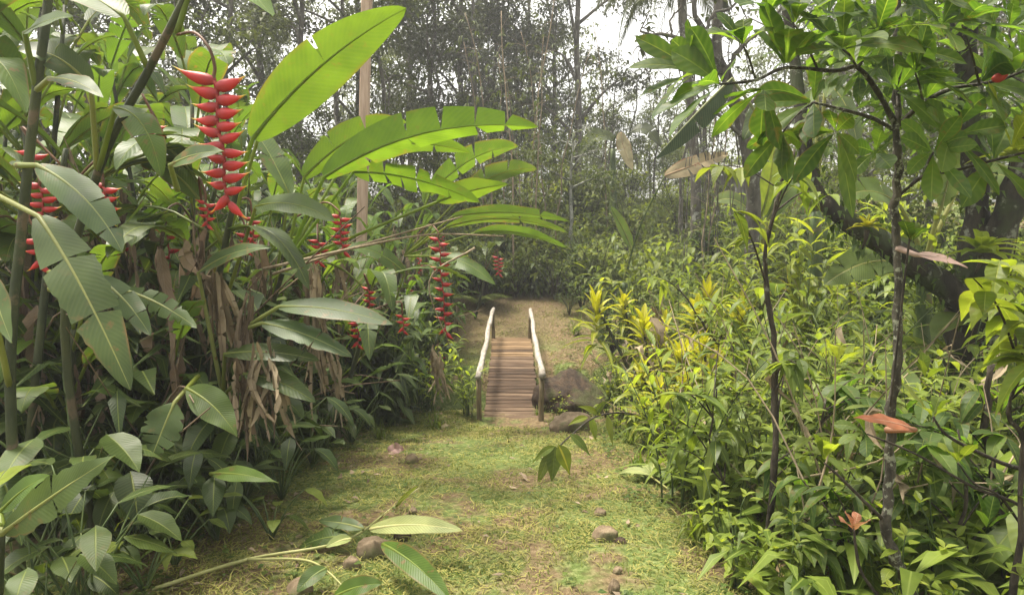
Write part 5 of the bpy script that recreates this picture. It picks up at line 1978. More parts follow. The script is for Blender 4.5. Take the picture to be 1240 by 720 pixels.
# --- shrubs and ferns further back
SP = [make_shrub(700, 1.2, .9, 620, mat=FARG), make_shrub(701, 1.6, 1.1, 720, .13, .05, mat=FARG), make_shrub(702, .8, .8, 420, .08, .035), make_shrub(703, 1.3, .9, 360, .2, .075, big=True)]
SG = 'shrubs beyond the bridge'
for (px, d, i, sc, lab) in [
    (560, 12.4, 0, 1.1, 'dark shrub behind the far end of the left railing'),
    (610, 13.6, 3, .9, 'large-leaved shrub straight beyond the bridge'),
    (655, 13.8, 0, 1.0, 'dark shrub where the bare soil ends'),
    (700, 13.2, 2, 1.3, 'rounded low shrub right of the bare soil'),
    (690, 11.4, 2, .5, 'tiny bush on the bare soil edge'),
    (745, 9.3, 2, .95, 'low bush right of the bridge at the edge of the soil'),
    (770, 8.4, 2, .8, 'low bush below the left-hand yellow dracaena'),
    (725, 12.5, 1, .8, 'shrub behind the brown-sheathed clump'),
    (520, 14.5, 1, 1.2, 'tall shrub behind the back row of heliconias'),
    (640, 16.0, 1, 1.2, 'tall shrub at the foot of the thin straight stems'),
    (700, 17.0, 3, 1.2, 'large-leaved shrub in front of the white-barked trunk'),
    (760, 15.0, 0, 1.2, 'shrub at the foot of the grassy slope'),
    (860, 13.0, 3, 1.0, 'large-leaved shrub below the slope left of the hut'),
    (930, 12.0, 1, 1.0, 'shrub in front of the hut wall'),
    (990, 11.0, 3, 1.1, 'large-leaved shrub right of the hut'),
    (1060, 9.5, 1, 1.1, 'shrub below the folded banana clump at right'),
    (1130, 8.5, 3, 1.2, 'large-leaved shrub behind the mossy trunk'),
    (1220, 7.5, 1, 1.2, 'shrub at the right edge behind the mossy trunk'),
    (820, 16.5, 1, 1.0, 'shrub on the slope below the dark leaning trunk'),
    (580, 18.0, 1, 1.5, 'tall shrub far back left of the thin stems'),
    (760, 19.5, 0, 1.4, 'shrub near the crest of the slope'),
    (585, 12.0, 3, .8, 'large-leaved shrub at the left corner of the bare soil'),
    (625, 12.6, 2, 1.0, 'low dark bush closing the bare soil straight ahead'),
    (672, 12.4, 2, 1.1, 'low bush closing the bare soil on the right'),
    (645, 12.9, 0, .8, 'dark shrub between the two low bushes'),
    (705, 11.6, 2, .9, 'low bush left of the brown-sheathed clump'),
]:
    x, y = P_(px, d)
    place(SP[i], x, y, lab, SG, None, sc, cat='shrub')
FP = [make_fern(750, 8, .8), make_fern(751, 10, .6)]
for (px, d, i, sc, lab) in [
    (905, 5.2, 0, .9, 'fern among canes left of the thin dark stem'),
    (960, 6.4, 1, 1.2, 'fern under the low mossy limb'),
    (1010, 5.0, 0, 1.0, 'fern between the thin dark stem and the lichened trunk'),
    (1150, 4.2, 1, 1.1, 'fern at the mossy trunk base'),
    (700, 15, 0, 1.6, 'fern on the slope beyond the sheathed clump'),
    (580, 11.8, 0, 1.0, 'fern at the far end of the left railing'),
    (735, 18, 0, 2.2, 'big arching fern below the white-barked trunk'),
]:
    x, y = P_(px, d)
    place(FP[i], x, y, lab, 'ferns', None, sc, cat='fern')

# ================================================================== timber pole
def pole():
    x, y = P_(430, 8.6)
    z0 = gz(x, y)
    tp = at(447.5, -10, 8.6)
    mb = MB()
    top = V((tp.x, tp.y, 5.1))
    base = V((x - .02, y, z0 - .3))
    d = (top - base)
    R = d.to_track_quat('Z', 'Y').to_matrix()
    n = 1
    # squared, slightly chamfered post
    h = d.length
    prof = [(-.058, -.047), (-.047, -.058), (.047, -.058), (.058, -.047), (.058, .047), (.047, .058), (-.047, .058), (-.058, .047)]
    rows = []
    for k in range(9):
        q = base.lerp(top, k / 8)
        rows.append([mb.p(q + R @ V((a, b, 0)) * (1 + .03 * math.sin(k * 2)), (a, k), .5) for a, b in prof])
    for a, b in zip(rows, rows[1:]):
        for k in range(8):
            mb.f.append((a[k], a[(k + 1) % 8], b[(k + 1) % 8], b[k]))
    mb.f.append(tuple(rows[-1]))
    tag(mb.build('timber_pole', TIMBER, None, False), 'bare pinkish squared timber pole rising from the left bank', 'pole')


pole()

# ================================================================== trees
T = [make_tree(800, 9, .11, .2, 68, 64, .16, .07, 2.0, .55, FARW), make_tree(801, 10, .09, .15, 74, 64, .16, .066, 1.9, .55, FARW), make_tree(802, 8, .08, .3, 44, 52, .14, .06, 1.5, .45, TREEM),
     make_tree(803, 11, .12, .15, 88, 68, .175, .076, 2.4, .65, limbs=13), make_tree(804, 7, .06, .4, 26, 44, .13, .055, 1.2, .42, TREEM), make_tree(805, 6.5, .07, .5, 14, 26, .15, .06, 1.3, .35, TREEL)]
TRG = 'trees behind the garden'
for (px, d, i, sc, lab) in [
    (697, 20, 3, 1.2, 'dark thick-leaved tree in the middle with a straight trunk'),
    (598, 24, 1, 1.2, 'dark tree left of the middle one, behind the thin stems'),
    (530, 21, 0, 1.2, 'leafy tree right of the timber pole top'),
    (470, 17, 1, 1.0, 'leafy tree directly behind the timber pole'),
    (650, 27, 0, 1.3, 'grey tree behind the thin straight stems'),
    (735, 21, 2, .62, 'mid green tree standing right of the dark middle tree'),
    (560, 22, 3, 1.1, 'tall grey tree far behind the scalloped leaf'),
    (440, 19, 3, 1.1, 'tall tree left of the timber pole'),
    (365, 14, 0, 1.0, 'tree above the huge glowing leaf'),
    (280, 13, 1, 1.0, 'tree above the big flower spike'),
    (180, 12, 2, 1.1, 'mid green tree at the top left behind the heliconias'),
    (60, 11, 0, 1.0, 'dark tree at the top left corner'),
    (790, 22, 4, .8, 'thin sparse tree on the crest left of the folded leaf'),
    (850, 20, 5, .95, 'bare-limbed tree on the crest above the dry banana leaf'),
    (822, 15.5, 5, .75, 'leaning dark trunk on the slope below the dry banana leaf'),
    (890, 22, 4, .9, 'sparse tree on the crest left of the hut roof'),
    (960, 19, 2, .8, 'mid green tree behind the hut'),
    (1040, 15, 0, .8, 'tree behind the lichened trunk top'),
    (1120, 13, 1, .85, 'dark tree behind the mossy trunk top'),
    (1215, 11, 0, .9, 'dark tree at the top right corner'),
    (1000, 24, 1, .8, 'tall tree far behind the hut at right'),
    (770, 26, 1, .5, 'small grey tree on the skyline below the palm'),
    (625, 27, 3, 1.0, 'tall grey tree far behind the middle'),
    (575, 19, 3, .9, 'full-crowned tree behind the scalloped leaf tip'),
    (500, 24, 3, 1.2, 'tall full-crowned tree far back right of the timber pole'),
    (410, 15, 1, 1.0, 'green tree just left of the timber pole'),
    (325, 17, 3, 1.1, 'tall full-crowned tree between the flower spike and the huge leaf'),
    (235, 15, 1, 1.1, 'green tree behind the arching flower stalk'),
    (120, 14, 3, 1.1, 'tall full-crowned tree at the back of the top left'),
    (640, 24, 1, 1.2, 'green tree far behind the tops of the thin stems'),
    (670, 25, 3, 1.0, 'full-crowned tree right of the middle against the sky'),
    (10, 13, 1, 1.1, 'green tree cut by the left edge at the top'),
    (785, 25, 2, .6, 'low green tree on the skyline left of the dry tan leaf'),
    (835, 27, 2, .62, 'low green tree on the skyline behind the bare-limbed tree'),
    (1080, 17, 3, .9, 'full-crowned tree far behind the lichened sapling'),
    (1170, 16, 1, 1.0, 'green tree far behind the mossy trunk'),
]:
    x, y = P_(px, d)
    place(T[i], x, y, lab, TRG, None, sc, cat='tree')

YT = [make_tree(870, 4.2, .05, .06, 46, 56, .14, .06, 1.2, .45, FARG, name='young_tree', limbs=12), make_tree(871, 5.2, .055, .06, 52, 56, .13, .055, 1.4, .5, TREEM, name='young_tree', limbs=13), make_tree(872, 3.2, .04, .05, 34, 56, .15, .06, 1.0, .4, FARG, name='young_tree', limbs=10)]
YTG = 'young bushy trees on the slope'
for (px, d, i, sc, lab) in [
    (662, 20.5, 0, 1.1, 'bushy young tree behind the thin straight stems'),
    (715, 17.0, 2, 1.1, 'light bushy young tree right of the white-barked trunk'),
    (600, 20.5, 1, 1.1, 'bushy young tree left of the thin straight stems'),
    (535, 19.0, 0, 1.1, 'bushy young tree behind the reaching bright leaves'),
    (755, 22.0, 1, 1.0, 'bushy young tree on the crest behind the yellowed leaf'),
    (800, 24.0, 0, 1.0, 'light bushy young tree on the crest below the folded leaf'),
    (845, 22.0, 1, .9, 'bushy young tree on the crest behind the dry tan leaf'),
    (880, 18.5, 2, 1.1, 'light bushy young tree left of the hut'),
    (985, 13.5, 0, 1.0, 'bushy young tree right of the hut'),
    (1040, 12.0, 1, .9, 'bushy young tree behind the low mossy limb'),
    (1100, 11.0, 0, 1.1, 'light bushy young tree behind the lichened trunk'),
    (1165, 10.5, 1, 1.0, 'bushy young tree behind the mossy trunk'),
    (1235, 9.5, 0, 1.1, 'bushy young tree at the right edge'),
    (490, 16.0, 1, 1.0, 'bushy young tree behind the scalloped leaf'),
    (400, 13.5, 0, 1.1, 'bushy young tree left of the timber pole in the back'),
    (300, 12.0, 1, 1.0, 'bushy young tree behind the huge glowing leaf base'),
    (190, 11.5, 0, 1.1, 'bushy young tree behind the big flower spike stalk'),
    (70, 10.5, 1, 1.0, 'bushy young tree at the back of the left edge'),
    (635, 22.0, 1, 1.1, 'bushy young tree straight behind the bridge far up the slope'),
]:
    x, y = P_(px, d)
    place(YT[i], x, y, lab, YTG, None, sc, cat='tree')

CU = [make_culm(850, 5.2, .022), make_culm(851, 4.4, .018), make_culm(852, 6, .026), make_culm(853, 3.8, .016, leaves=30)]
CUG = 'thin straight stems in front of the middle trees'
for k, (px, d, i, sc, lab) in enumerate([
    (600, 13.5, 0, 1.0, 'leftmost thin pale stem of the row in front of the middle trees'),
    (612, 14.5, 3, 1.1, 'short thin stem just right of the leftmost pale one'),
    (622, 13.0, 2, .9, 'tallest thin stem left of the row centre'),
    (634, 14.0, 1, 1.0, 'thin stem in the centre of the row behind the arching leaf tip'),
    (641, 15.5, 2, 1.0, 'tall thin stem just behind the centre of the row'),
    (650, 13.4, 0, .9, 'thin pale stem right of the row centre'),
    (660, 14.8, 1, 1.1, 'leaning thin stem near the dark middle trunk'),
    (672, 13.8, 3, 1.2, 'short thin stem left of the white-barked trunk'),
    (588, 15.0, 1, 1.1, 'thin stem half hidden behind the arching leaf'),
    (735, 16.0, 0, 1.0, 'thin stem alone right of the white-barked trunk'),
    (850, 12.5, 3, 1.0, 'thin grey stem in front of the slope'),
    (857, 12.8, 1, .9, 'twin thin grey stem beside the other on the slope'),
]):
    x, y = P_(px, d)
    place(CU[i], x, y, lab, CUG, None, sc, cat='thin stem')

wt = make_tree(860, 3, .07, .6, 18, 46, .14, .06, 1.2, .45, TREEM, WHITEB, 'white_barked_tree', .1, .08)
place(wt, *P_(691, 14.2), 'slim white-barked tree right of the thin stems', None, .3, 1, cat='tree')


# palm whose fronds hang at the top
def palm():
    x, y = P_(842, 13.5)
    root = groot('palm_tree', x, y, 'palm dropping long fringed fronds from the top of the view', 'palm')
    b = V((x, y, gz(x, y)))
    top = at(822, -42, 13.2)
    mb = MB()
    P = spline([b - V((0, 0, .2)), b.lerp(top, .35) + V((.12, 0, 0)), b.lerp(top, .7) + V((.05, 0, 0)), top], 6)
    tube(mb, P, taper(.11, .075, len(P)), 9, wob=.1)
    mb.build('trunk', BARK, root)
    r = random.Random(31)
    for k in range(13):
        a = k * 2.4 + .4
        d = vdir(a, r.uniform(.1, .9))
        L = r.uniform(1.7, 2.2)
        P0 = top
        P1 = top + d * L * .6
        P2 = top + vdir(a, 0) * L * .72 + V((0, 0, -L * r.uniform(.2, .65)))
        mb = MB()
        pts = [bez(P0, P1, P2, i / 10) for i in range(11)]
        tube(mb, pts, taper(.02, .004, 11), 4, .5, uvx=.5)
        for i in range(44):
            v = .12 + .88 * i / 44
            q = bez(P0, P1, P2, v)
            Tn = bezt(P0, P1, P2, v)
            S = Tn.cross(UP).normalized()
            for s in (1, -1):
                ll = .62 * math.sin(math.pi * min(1, .15 + v * .8)) * r.uniform(.8, 1.1)
                dd = (S * s * .55 + Tn * .35 + V((0, 0, -.75)))
                mini(mb, q, dd, UP, ll, .028, .1, .25, r.random())
        mb.build('frond', TREEL, root)
    fin(root)


palm()


# gnarled bare limbs at upper right
def gnarled():
    x, y = P_(905, 9.5)
    root = groot('gnarled_tree', x, y, 'gnarled tree with bare twisting boughs against the white sky', 'tree')
    b = V((x, y, gz(x, y) - .2))
    mb = MB()
    r = random.Random(77)
    tr = [b, at(912, 260, 9.4), at(905, 190, 9.3), at(886, 110, 9.2), at(868, 60, 9.1), at(872, -20, 9.1), at(880, -120, 9.0)]
    P = spline(tr, 5)
    tube(mb, P, taper(.11, .05, len(P)), 8, wob=.25)
    def bough(pts, r0, r1):
        Q = spline([at(*q) for q in pts], 5)
        for q in Q[1:-1]:
            q += V((r.uniform(-.02, .02), r.uniform(-.02, .02), r.uniform(-.02, .02)))
        tube(mb, Q, taper(r0, r1, len(Q)), 6, wob=.2)
        return Q
    tips = []
    for pts, a, c in [
        ([(875, 80, 9.1), (850, 52, 9.0), (815, 45, 9.0), (775, 38, 8.9)], .05, .015),
        ([(868, 60, 9.1), (845, 25, 9.0), (838, -20, 9.0), (850, -80, 9)], .045, .02),
        ([(840, 50, 9.0), (835, 66, 9.0), (815, 72, 9.0), (800, 62, 9.0), (790, 40, 9.0), (776, 34, 9)], .022, .008),
        ([(880, 95, 9.1), (895, 60, 9.0), (930, 30, 9.0), (960, -10, 9)], .04, .015),
        ([(850, 52, 9.0), (862, 20, 9.0), (890, 5, 9.0), (905, -30, 9)], .03, .012),
        ([(900, 165, 9.2), (870, 140, 9.1), (850, 130, 9.0), (838, 100, 9.0)], .03, .01),
        ([(895, 140, 9.2), (925, 110, 9.2), (950, 105, 9.2), (985, 60, 9.2)], .035, .01),
        ([(815, 46, 9), (812, 25, 9), (825, 5, 9), (820, -20, 9)], .018, .008),
        ([(830, 48, 9), (822, 85, 9), (835, 120, 9)], .012, .004),
        ([(872, 30, 9), (900, 55, 9), (908, 100, 9)], .015, .005),
        ([(790, 42, 9), (776, 60, 9), (770, 78, 9)], .010, .003),
    ]:
        Q = bough(pts, a, c)
        tips.append(Q)
    for k in range(34):
        Q = r.choice(tips)
        s = Q[r.randrange(len(Q))]
        e = s + V((r.uniform(-.35, .35), r.uniform(-.3, .3), r.uniform(-.5, .35)))
        m = s.lerp(e, .5) + V((r.uniform(-.12, .12), 0, r.uniform(-.12, .12)))
        tube(mb, spline([s, m, e], 4), taper(.010, .003, 9), 4, cap=False)
    # hanging air roots
    for k in range(16):
        px = r.uniform(835, 905)
        s = at(px, r.uniform(110, 190), 9.2)
        e = V((s.x + r.uniform(-.15, .15), s.y, s.z - r.uniform(.8, 2.0)))
        tube(mb, spline([s, s.lerp(e, .5) + V((r.uniform(-.08, .08), 0, 0)), e], 4), .006, 4, cap=False)
    mb.build('trunk', BARK, root)
    fm = MB()
    for k in range(26):
        Q = r.choice(tips)
        c = Q[r.randrange(len(Q))]
        for i in range(7):
            mini(fm, c + V((r.gauss(0, .16), r.gauss(0, .16), r.gauss(0, .12))), vdir(r.random() * 6.28, r.uniform(-.6, .6)), UP, r.uniform(.1, .2), .06, .2, .4, r.random())
    fm.build('crown', TREEL, root)
    fin(root)


gnarled()


# big mossy tree at right with a low limb
def mossy():
    x, y = P_(1190, 5.3)
    root = groot('mossy_tree', x, y, 'big dark mossy tree with a low lichen-blotched limb at right', 'tree')
    b = V((x, y, gz(x, y) - .2))
    mb = MB()
    P = spline([b, at(1192, 470, 5.3), at(1186, 380, 5.3), at(1184, 290, 5.3), at(1182, 215, 5.3), at(1174, 110, 5.3), at(1166, 20, 5.3), at(1160, -120, 5.3)], 5)
    n = len(P)
    tube(mb, P, [lerp(.30, .25, i / 10) if i < 11 else lerp(.22, .09, min(1, (i - 11) / 6)) if i < 18 else .08 for i in range(n)], 12, wob=.3)
    mb.build('trunk', MOSSB, root)
    P0trunk = P
    mb = MB()
    P = spline([at(1185, 385, 5.25), at(1150, 352, 5.15), at(1105, 318, 5.1), at(1058, 288, 5.05), at(1012, 256, 5.1), at(984, 222, 5.2), at(972, 150, 5.3), at(960, 60, 5.4), at(945, -60, 5.4)], 5)
    tube(mb, P, [lerp(.125, .06, min(1, i / 24)) if i < 25 else lerp(.06, .03, (i - 25) / 16) for i in range(len(P))], 10, wob=.3)
    P0limb = P[:30]
    mb.build('limb', MOSSB, root)
    mb = MB()
    P = spline([at(1190, 340, 5.2), at(1222, 250, 5.1), at(1250, 150, 5.1), at(1290, 40, 5.1)], 5)
    tube(mb, P, taper(.12, .05, len(P)), 9, wob=.25)
    mb.build('limb', MOSSB, root)
    r = random.Random(2)
    fm = MB()
    for Q, rr, n_ in ((P0limb, .13, 620), (P0trunk, .26, 500)):
        for k in range(n_):
            q = Q[r.randrange(len(Q))]
            d = vdir(r.random() * 6.28, r.uniform(-1.2, 1.4))
            c = q + V((r.gauss(0, .05), r.gauss(0, .05), r.gauss(0, .05))) + d * rr * r.uniform(.55, 1)
            l = r.uniform(.03, .11)
            mini(fm, c, d + V((0, 0, r.uniform(-.9, .4))), UP, l, l * r.uniform(.25, .5), .3, .5, r.random())
    fm.build('moss_fringe', SHRUB, root)
    fm = MB()
    for k in range(80):
        c = at(r.uniform(985, 1290), r.uniform(-140, 160), r.uniform(4.5, 6.4))
        tt = r.uniform(0, .6)
        for i in range(16):
            leafdir(fm, c + V((r.gauss(0, .14), r.gauss(0, .14), r.gauss(0, .11))), vdir(r.random() * 6.28, r.uniform(-.6, .5)), r.uniform(.14, .3), r.uniform(.06, .1), .4, prof='obov', n=4, cols=1, tint=tt + r.uniform(0, .4), sweep=.1, r=r)
    fm.build('crown', WHORL, root)
    fin(root)
    # bromeliads growing on it (plants of their own)
    for (px, py, d, L, n, W, lab, mat) in [(1050, 275, 4.85, .20, 12, .05, 'small yellow bromeliad perched on the low mossy limb', YELLOW), (1188, 306, 4.85, .36, 16, .095, 'large yellow-green bromeliad on the front of the mossy trunk', LIGHT), (1228, 190, 4.7, .34, 12, .10, 'yellow-tinged bromeliad at the right edge above the large one', LIGHT)]:
        c = at(px, py, d)
        rt = empty('bromeliad', c, lab, 'bromeliad', 'bromeliads on the mossy tree')
        mb = MB()
        for i in range(n):
            el = lerp(.1, 1.3, i / n)
            leafdir(mb, V((0, 0, 0)), vdir(i * 2.4, el) + V((0, -.35, 0)), L * r.uniform(.8, 1.1), W, .45, prof='strap', n=7, fold=.3, cols=1, tint=r.uniform(.3, 1), sweep=0, r=r)
        mb.build('leaf_rosette', mat, rt)
        mb = MB()
        tube(mb, [V((0, 0, -.02)), V((0, .01, -.09)), V((0, .05, -.16))], [.02, .014, .006], 6)
        mb.build('root', TWIG, rt)


mossy()


# lichened thin tree in the right foreground
def lichened():
    x, y = P_(1118, 2.45)
    root = groot('lichened_sapling', x, y, 'thin lichen-crusted sapling with whorls of broad leaves, right foreground', 'sapling')
    b = V((x, y, gz(x, y) - .05))
    r = random.Random(14)
    mb = MB()
    P = spline([b, at(1104, 722, 2.42), at(1086, 680, 2.4), at(1073, 630, 2.4), at(1077, 560, 2.4), at(1081, 480, 2.4), at(1087, 400, 2.4), at(1085, 300, 2.4), at(1086, 220, 2.4), at(1086, 152, 2.4), at(1088, 70, 2.4), at(1087, 0, 2.4), at(1089, -90, 2.4)], 5)
    n = len(P)
    for q in P[2:-1]:
        q += V((r.uniform(-.007, .007), r.uniform(-.007, .007), 0))
    tube(mb, P, [a * r.uniform(.88, 1.15) for a in taper(.022, .009, n)], 9, wob=.5)
    mb.build('trunk', LICH, root)

    def br(pts, r0, r1, name='branch', mat=LICH):
        m = MB()
        Q = spline([at(*q) for q in pts], 5)
        tube(m, Q, taper(r0, r1, len(Q)), 6, wob=.2)
        m.build(name, mat, root)

    D = 2.4
    br([(1085, 152, D), (1062, 110, D - .03), (1038, 82, D - .05), (1010, 86, D - .1), (952, 82, D - .15), (915, 97, D - .2), (872, 102, D - .25)], .010, .004)
    br([(1038, 82, D - .05), (1052, 60, D - .05), (1072, 28, D - .1), (1088, -8, D - .15)], .008, .004)
    br([(1085, 158, D), (1056, 143, D), (1022, 133, D - .03), (985, 124, D - .05)], .009, .004)
    br([(1087, 152, D), (1118, 125, D - .05), (1150, 108, D - .08), (1186, 102, D - .1), (1225, 92, D - .15), (1290, 60, D - .2)], .009, .004)
    br([(1073, 632, D), (1050, 610, D - .03), (1020, 580, D - .05), (998, 560, D - .05)], .008, .004, mat=TWIG)
    br([(1075, 520, D), (1100, 300, D - .1), (1103, 292, D - .1)], .004, .003, mat=TWIG)
    br([(1330, 575, D + .1), (1240, 568, D), (1180, 545, D - .05), (1145, 525, D - .08), (1130, 505, D - .1)], .009, .004, mat=TWIG)
    br([(1330, 690, D), (1240, 615, D - .05), (1180, 590, D - .05), (1110, 550, D - .1), (1050, 525, D - .1)], .008, .003, mat=TWIG)
    br([(1240, 640, D), (1210, 600, D - .05), (1180, 585, D - .05), (1160, 560, D - .05)], .006, .003, mat=TWIG)
    br([(1085, 240, D), (1120, 212, D - .05), (1150, 208, D - .1), (1200, 195, D - .15), (1260, 180, D - .2)], .006, .004, mat=TWIG)
    UPc = V((0, -.15, 1))
    for (px, py, ax, near) in [(900, 55, (-.3, -.4, .8), (915, 97)), (962, 30, (0, -.4, .9), (990, 84)), (1012, 160, (-.4, -.5, -.2), (1022, 133)), (948, 160, (-.4, -.5, -.4), (985, 124)), (1062, 40, (.1, -.5, .8), (1056, 55)), (1108, 88, (.4, -.5, .5), (1118, 125)), (1152, 165, (.2, -.6, .3), (1150, 208)), (1165, 30, (.2, -.5, .7), (1186, 102)), (1222, 35, (.2, -.5, .7), (1225, 92)), (1262, 120, (.5, -.5, .2), (1225, 92)), (845, 88, (-.8, -.3, .4), (872, 102)), (1020, 60, (-.2, -.6, .6), (1038, 82)), (1130, 185, (-.2, -.7, .2), (1120, 212)), (1250, 210, (.3, -.6, .2), (1230, 188)), (1085, 110, (.0, -.8, .3), (1087, 130))]:
        dd = D - r.uniform(.05, .2)
        br([(near[0], near[1], D - .1), ((near[0] + px) / 2, (near[1] + py) / 2 - 4, dd), (px, py, dd)], .004, .003)
        whorl(root, at(px, py, dd), V(ax), r.choice((6, 7, 8)), r.uniform(.17, .24), r.uniform(.052, .072), WHORL, r, open_=r.uniform(.8, 1.2))
    for (px, py, d, ax, n, L, W, mat, op) in [
        (952, 80, D - .15, (.0, -.3, 1), 7, .20, .085, WHORL, .75),
        (1036, 80, D - .05, (-.1, -.4, .9), 6, .19, .08, WHORL, .9),
        (872, 102, D - .25, (-.7, -.3, .5), 6, .19, .075, WHORL, 1.0),
        (985, 124, D - .05, (-.7, -.5, .2), 6, .17, .07, WHORL, 1.0),
        (925, 108, D - .2, (-.2, -.3, -.7), 5, .17, .075, WHORL, .9),
        (1086, -10, D - .15, (.1, -.5, .7), 7, .20, .08, WHORL, 1.1),
        (1120, 122, D - .05, (.2, -.5, .7), 5, .17, .07, WHORL, .9),
        (1188, 100, D - .1, (.4, -.6, .4), 8, .20, .08, WHORL, 1.2),
        (1235, 85, D - .15, (.4, -.5, .6), 7, .21, .085, WHORL, 1.1),
        (1140, 30, D - .2, (.3, -.6, .5), 7, .19, .08, WHORL, 1.2),
        (1090, 60, D - .1, (.2, -.7, .3), 5, .16, .065, WHORL, 1.0),
        (1003, 20, D - .1, (0, -.5, .7), 7, .20, .08, WHORL, 1.0),
        (930, 15, D - .2, (0, -.5, .7), 7, .20, .085, WHORL, 1.0),
        (1060, 185, D, (-.3, -.6, .1), 4, .15, .065, WHORL, 1.0),
        (1103, 294, D - .1, (.05, -.3, 1), 4, .10, .06, WHORL, .6),
        (1203, 195, D - .15, (.1, -.6, .4), 7, .2, .075, WHORL, 1.3),
        (1225, 180, D - .18, (.5, -.4, .6), 6, .2, .075, LIGHT, 1.0),
        (997, 558, D - .05, (0, -.2, 1), 4, .125, .06, LIGHT, .4),
        (1130, 505, D - .1, (-.1, -.2, 1), 5, .13, .055, LIGHT, .7),
        (1160, 560, D - .05, (-.1, -.3, 1), 4, .12, .055, LIGHT, .6),
        (1048, 524, D - .1, (-.6, -.3, .4), 4, .12, .05, WHORL, .9),
        (1195, 640, D - .05, (0, -.2, 1), 4, .13, .055, WHORL, .6),
        (1215, 595, D - .06, (.2, -.3, .8), 5, .14, .06, WHORL, .9),
        (1015, 440, D - .05, (0, -.3, 1), 3, .11, .055, LIGHT, .6),
        (1120, 460, D - .05, (.3, -.3, .8), 4, .12, .055, LIGHT, .8),
    ]:
        k = 1.2 if L > .15 else 1.15
        whorl(root, at(px, py, d), V(ax), n + (1 if L > .15 else 0), L * k, W * k * .82, mat, r, open_=op)
    # single red leaves
    o = pleaf(root, at(1073, 520, D), at(1108, 520, D - .1), at(1034, 505, D - .2), .065, (0, -.45, .9), V((0, 0, .02)), REDL, (.5,), .1, .6, n=14, prof='lance', wav=.06, label='withered orange-red leaf')
    o = whorl(root, at(1034, 642, D - .05), V((-.15, -.3, 1)), 4, .125, .06, SALMON, r, open_=.5)
    o['label'] = 'young salmon-red leaves'
    br([(1062, 720, D), (1042, 690, D - .03), (1036, 660, D - .05), (1034, 640, D - .05)], .007, .004, mat=TWIG)
    o = pleaf(root, at(1086, 300, D), at(1108, 308, D - .05), at(1172, 324, D - .1), .055, (0, -.6, .8), V((0, 0, .02)), PINK, (.6,), .1, .6, n=14, prof='lance', label='withered pink leaf')
    fin(root)
    # red bud
    m = MB()
    c = at(1192, 103, D - .13)
    bract(m, c + V((-.01, -.05, .005)), V((.7, -.1, .35)), .075, .032, 10)
    o = m.build('flower_bud', RACHIS, root)
    o.matrix_parent_inverse = Matrix.Translation(-V(root.location))
    # scattered loose branch leaves lower right are other plants


lichened()


def thin_stem(pts, r0, r1, label, name, mat, group, leaves=(), wmat=WEED, seed=1, L=.14, W=.05):
    p0 = at(*pts[0])
    root = groot(name, p0.x, p0.y, label, 'sapling', group)
    r = random.Random(seed)
    mb = MB()
    P = spline([V((p0.x, p0.y, gz(p0.x, p0.y) - .05))] + [at(*q) for q in pts], 5)
    for q in P[2:-1]:
        q += V((r.uniform(-.008, .008), r.uniform(-.008, .008), 0))
    tube(mb, P, [a * r.uniform(.88, 1.15) for a in taper(r0, r1, len(P))], 8, wob=.5)
    for k in range(9):
        i = r.randrange(len(P) // 3, len(P) - 1)
        e = P[i] + V((r.uniform(-.35, .35), r.uniform(-.25, .25), r.uniform(.05, .35)))
        Q = spline([P[i], P[i].lerp(e, .5) + V((0, 0, .05)), e], 4)
        tube(mb, Q, taper(.005, .002, len(Q)), 4, cap=False)
        fm = MB()
        for j in range(8):
            q = Q[r.randrange(len(Q) // 2, len(Q))]
            leafdir(fm, q, vdir(r.random() * 6.28, r.uniform(-.6, .5)), L * r.uniform(.7, 1.2), W * r.uniform(.8, 1.2), r.uniform(.3, 1), prof='lance', n=7, fold=.25, cols=1, tint=r.random(), r=r)
        fm.build('leaf_spray', wmat, root)
    mb.build('trunk', mat, root)
    fin(root)


SGp = 'thin saplings at right'
thin_stem([(933, 740, 3.0), (932, 640, 3.0), (938, 540, 3.0), (938, 440, 3.0), (930, 360, 3.0), (926, 300, 3.0), (945, 230, 3.0), (962, 180, 3.0)], .021, .006, 'thin dark sapling rising left of the lichened one', 'dark_sapling', TWIG, SGp, seed=3)
thin_stem([(1225, 660, 2.9), (1205, 600, 2.9), (1195, 520, 2.9), (1200, 440, 2.9)], .026, .012, 'dark twisted sapling at the right edge', 'dark_sapling', TWIG, SGp, wmat=WHORL, seed=5, L=.16, W=.06)
thin_stem([(905, 520, 5.4), (880, 440, 5.3), (850, 390, 5.2), (820, 345, 5.2)], .012, .006, 'leaning dark sapling crossing the yellow dracaenas', 'dark_sapling', TWIG, SGp, seed=6, L=.18, W=.055, wmat=LIGHT)
thin_stem([(1165, 740, 2.7), (1158, 660, 2.7), (1172, 590, 2.7), (1160, 520, 2.7)], .013, .005, 'thin sapling with broad leaves between the lichened one and the right edge', 'dark_sapling', TWIG, SGp, seed=11, wmat=WHORL, L=.17, W=.075)
thin_stem([(1240, 560, 2.3), (1225, 500, 2.3), (1240, 420, 2.3)], .012, .005, 'broad-leaved sapling cut by the right edge below the bromeliads', 'dark_sapling', TWIG, SGp, seed=12, wmat=LIGHT, L=.17, W=.075)
thin_stem([(1000, 735, 3.1), (1008, 640, 3.1), (990, 560, 3.1), (1000, 480, 3.1)], .012, .005, 'thin broad-leaved sapling between the dark and lichened ones', 'dark_sapling', TWIG, SGp, seed=13, wmat=WHORL, L=.18, W=.07)
thin_stem([(890, 690, 3.4), (880, 600, 3.4), (860, 530, 3.4), (868, 470, 3.4)], .010, .004, 'thin leafy sapling left of the dark one', 'dark_sapling', TWIG, SGp, seed=14, wmat=CANE, L=.2, W=.05)
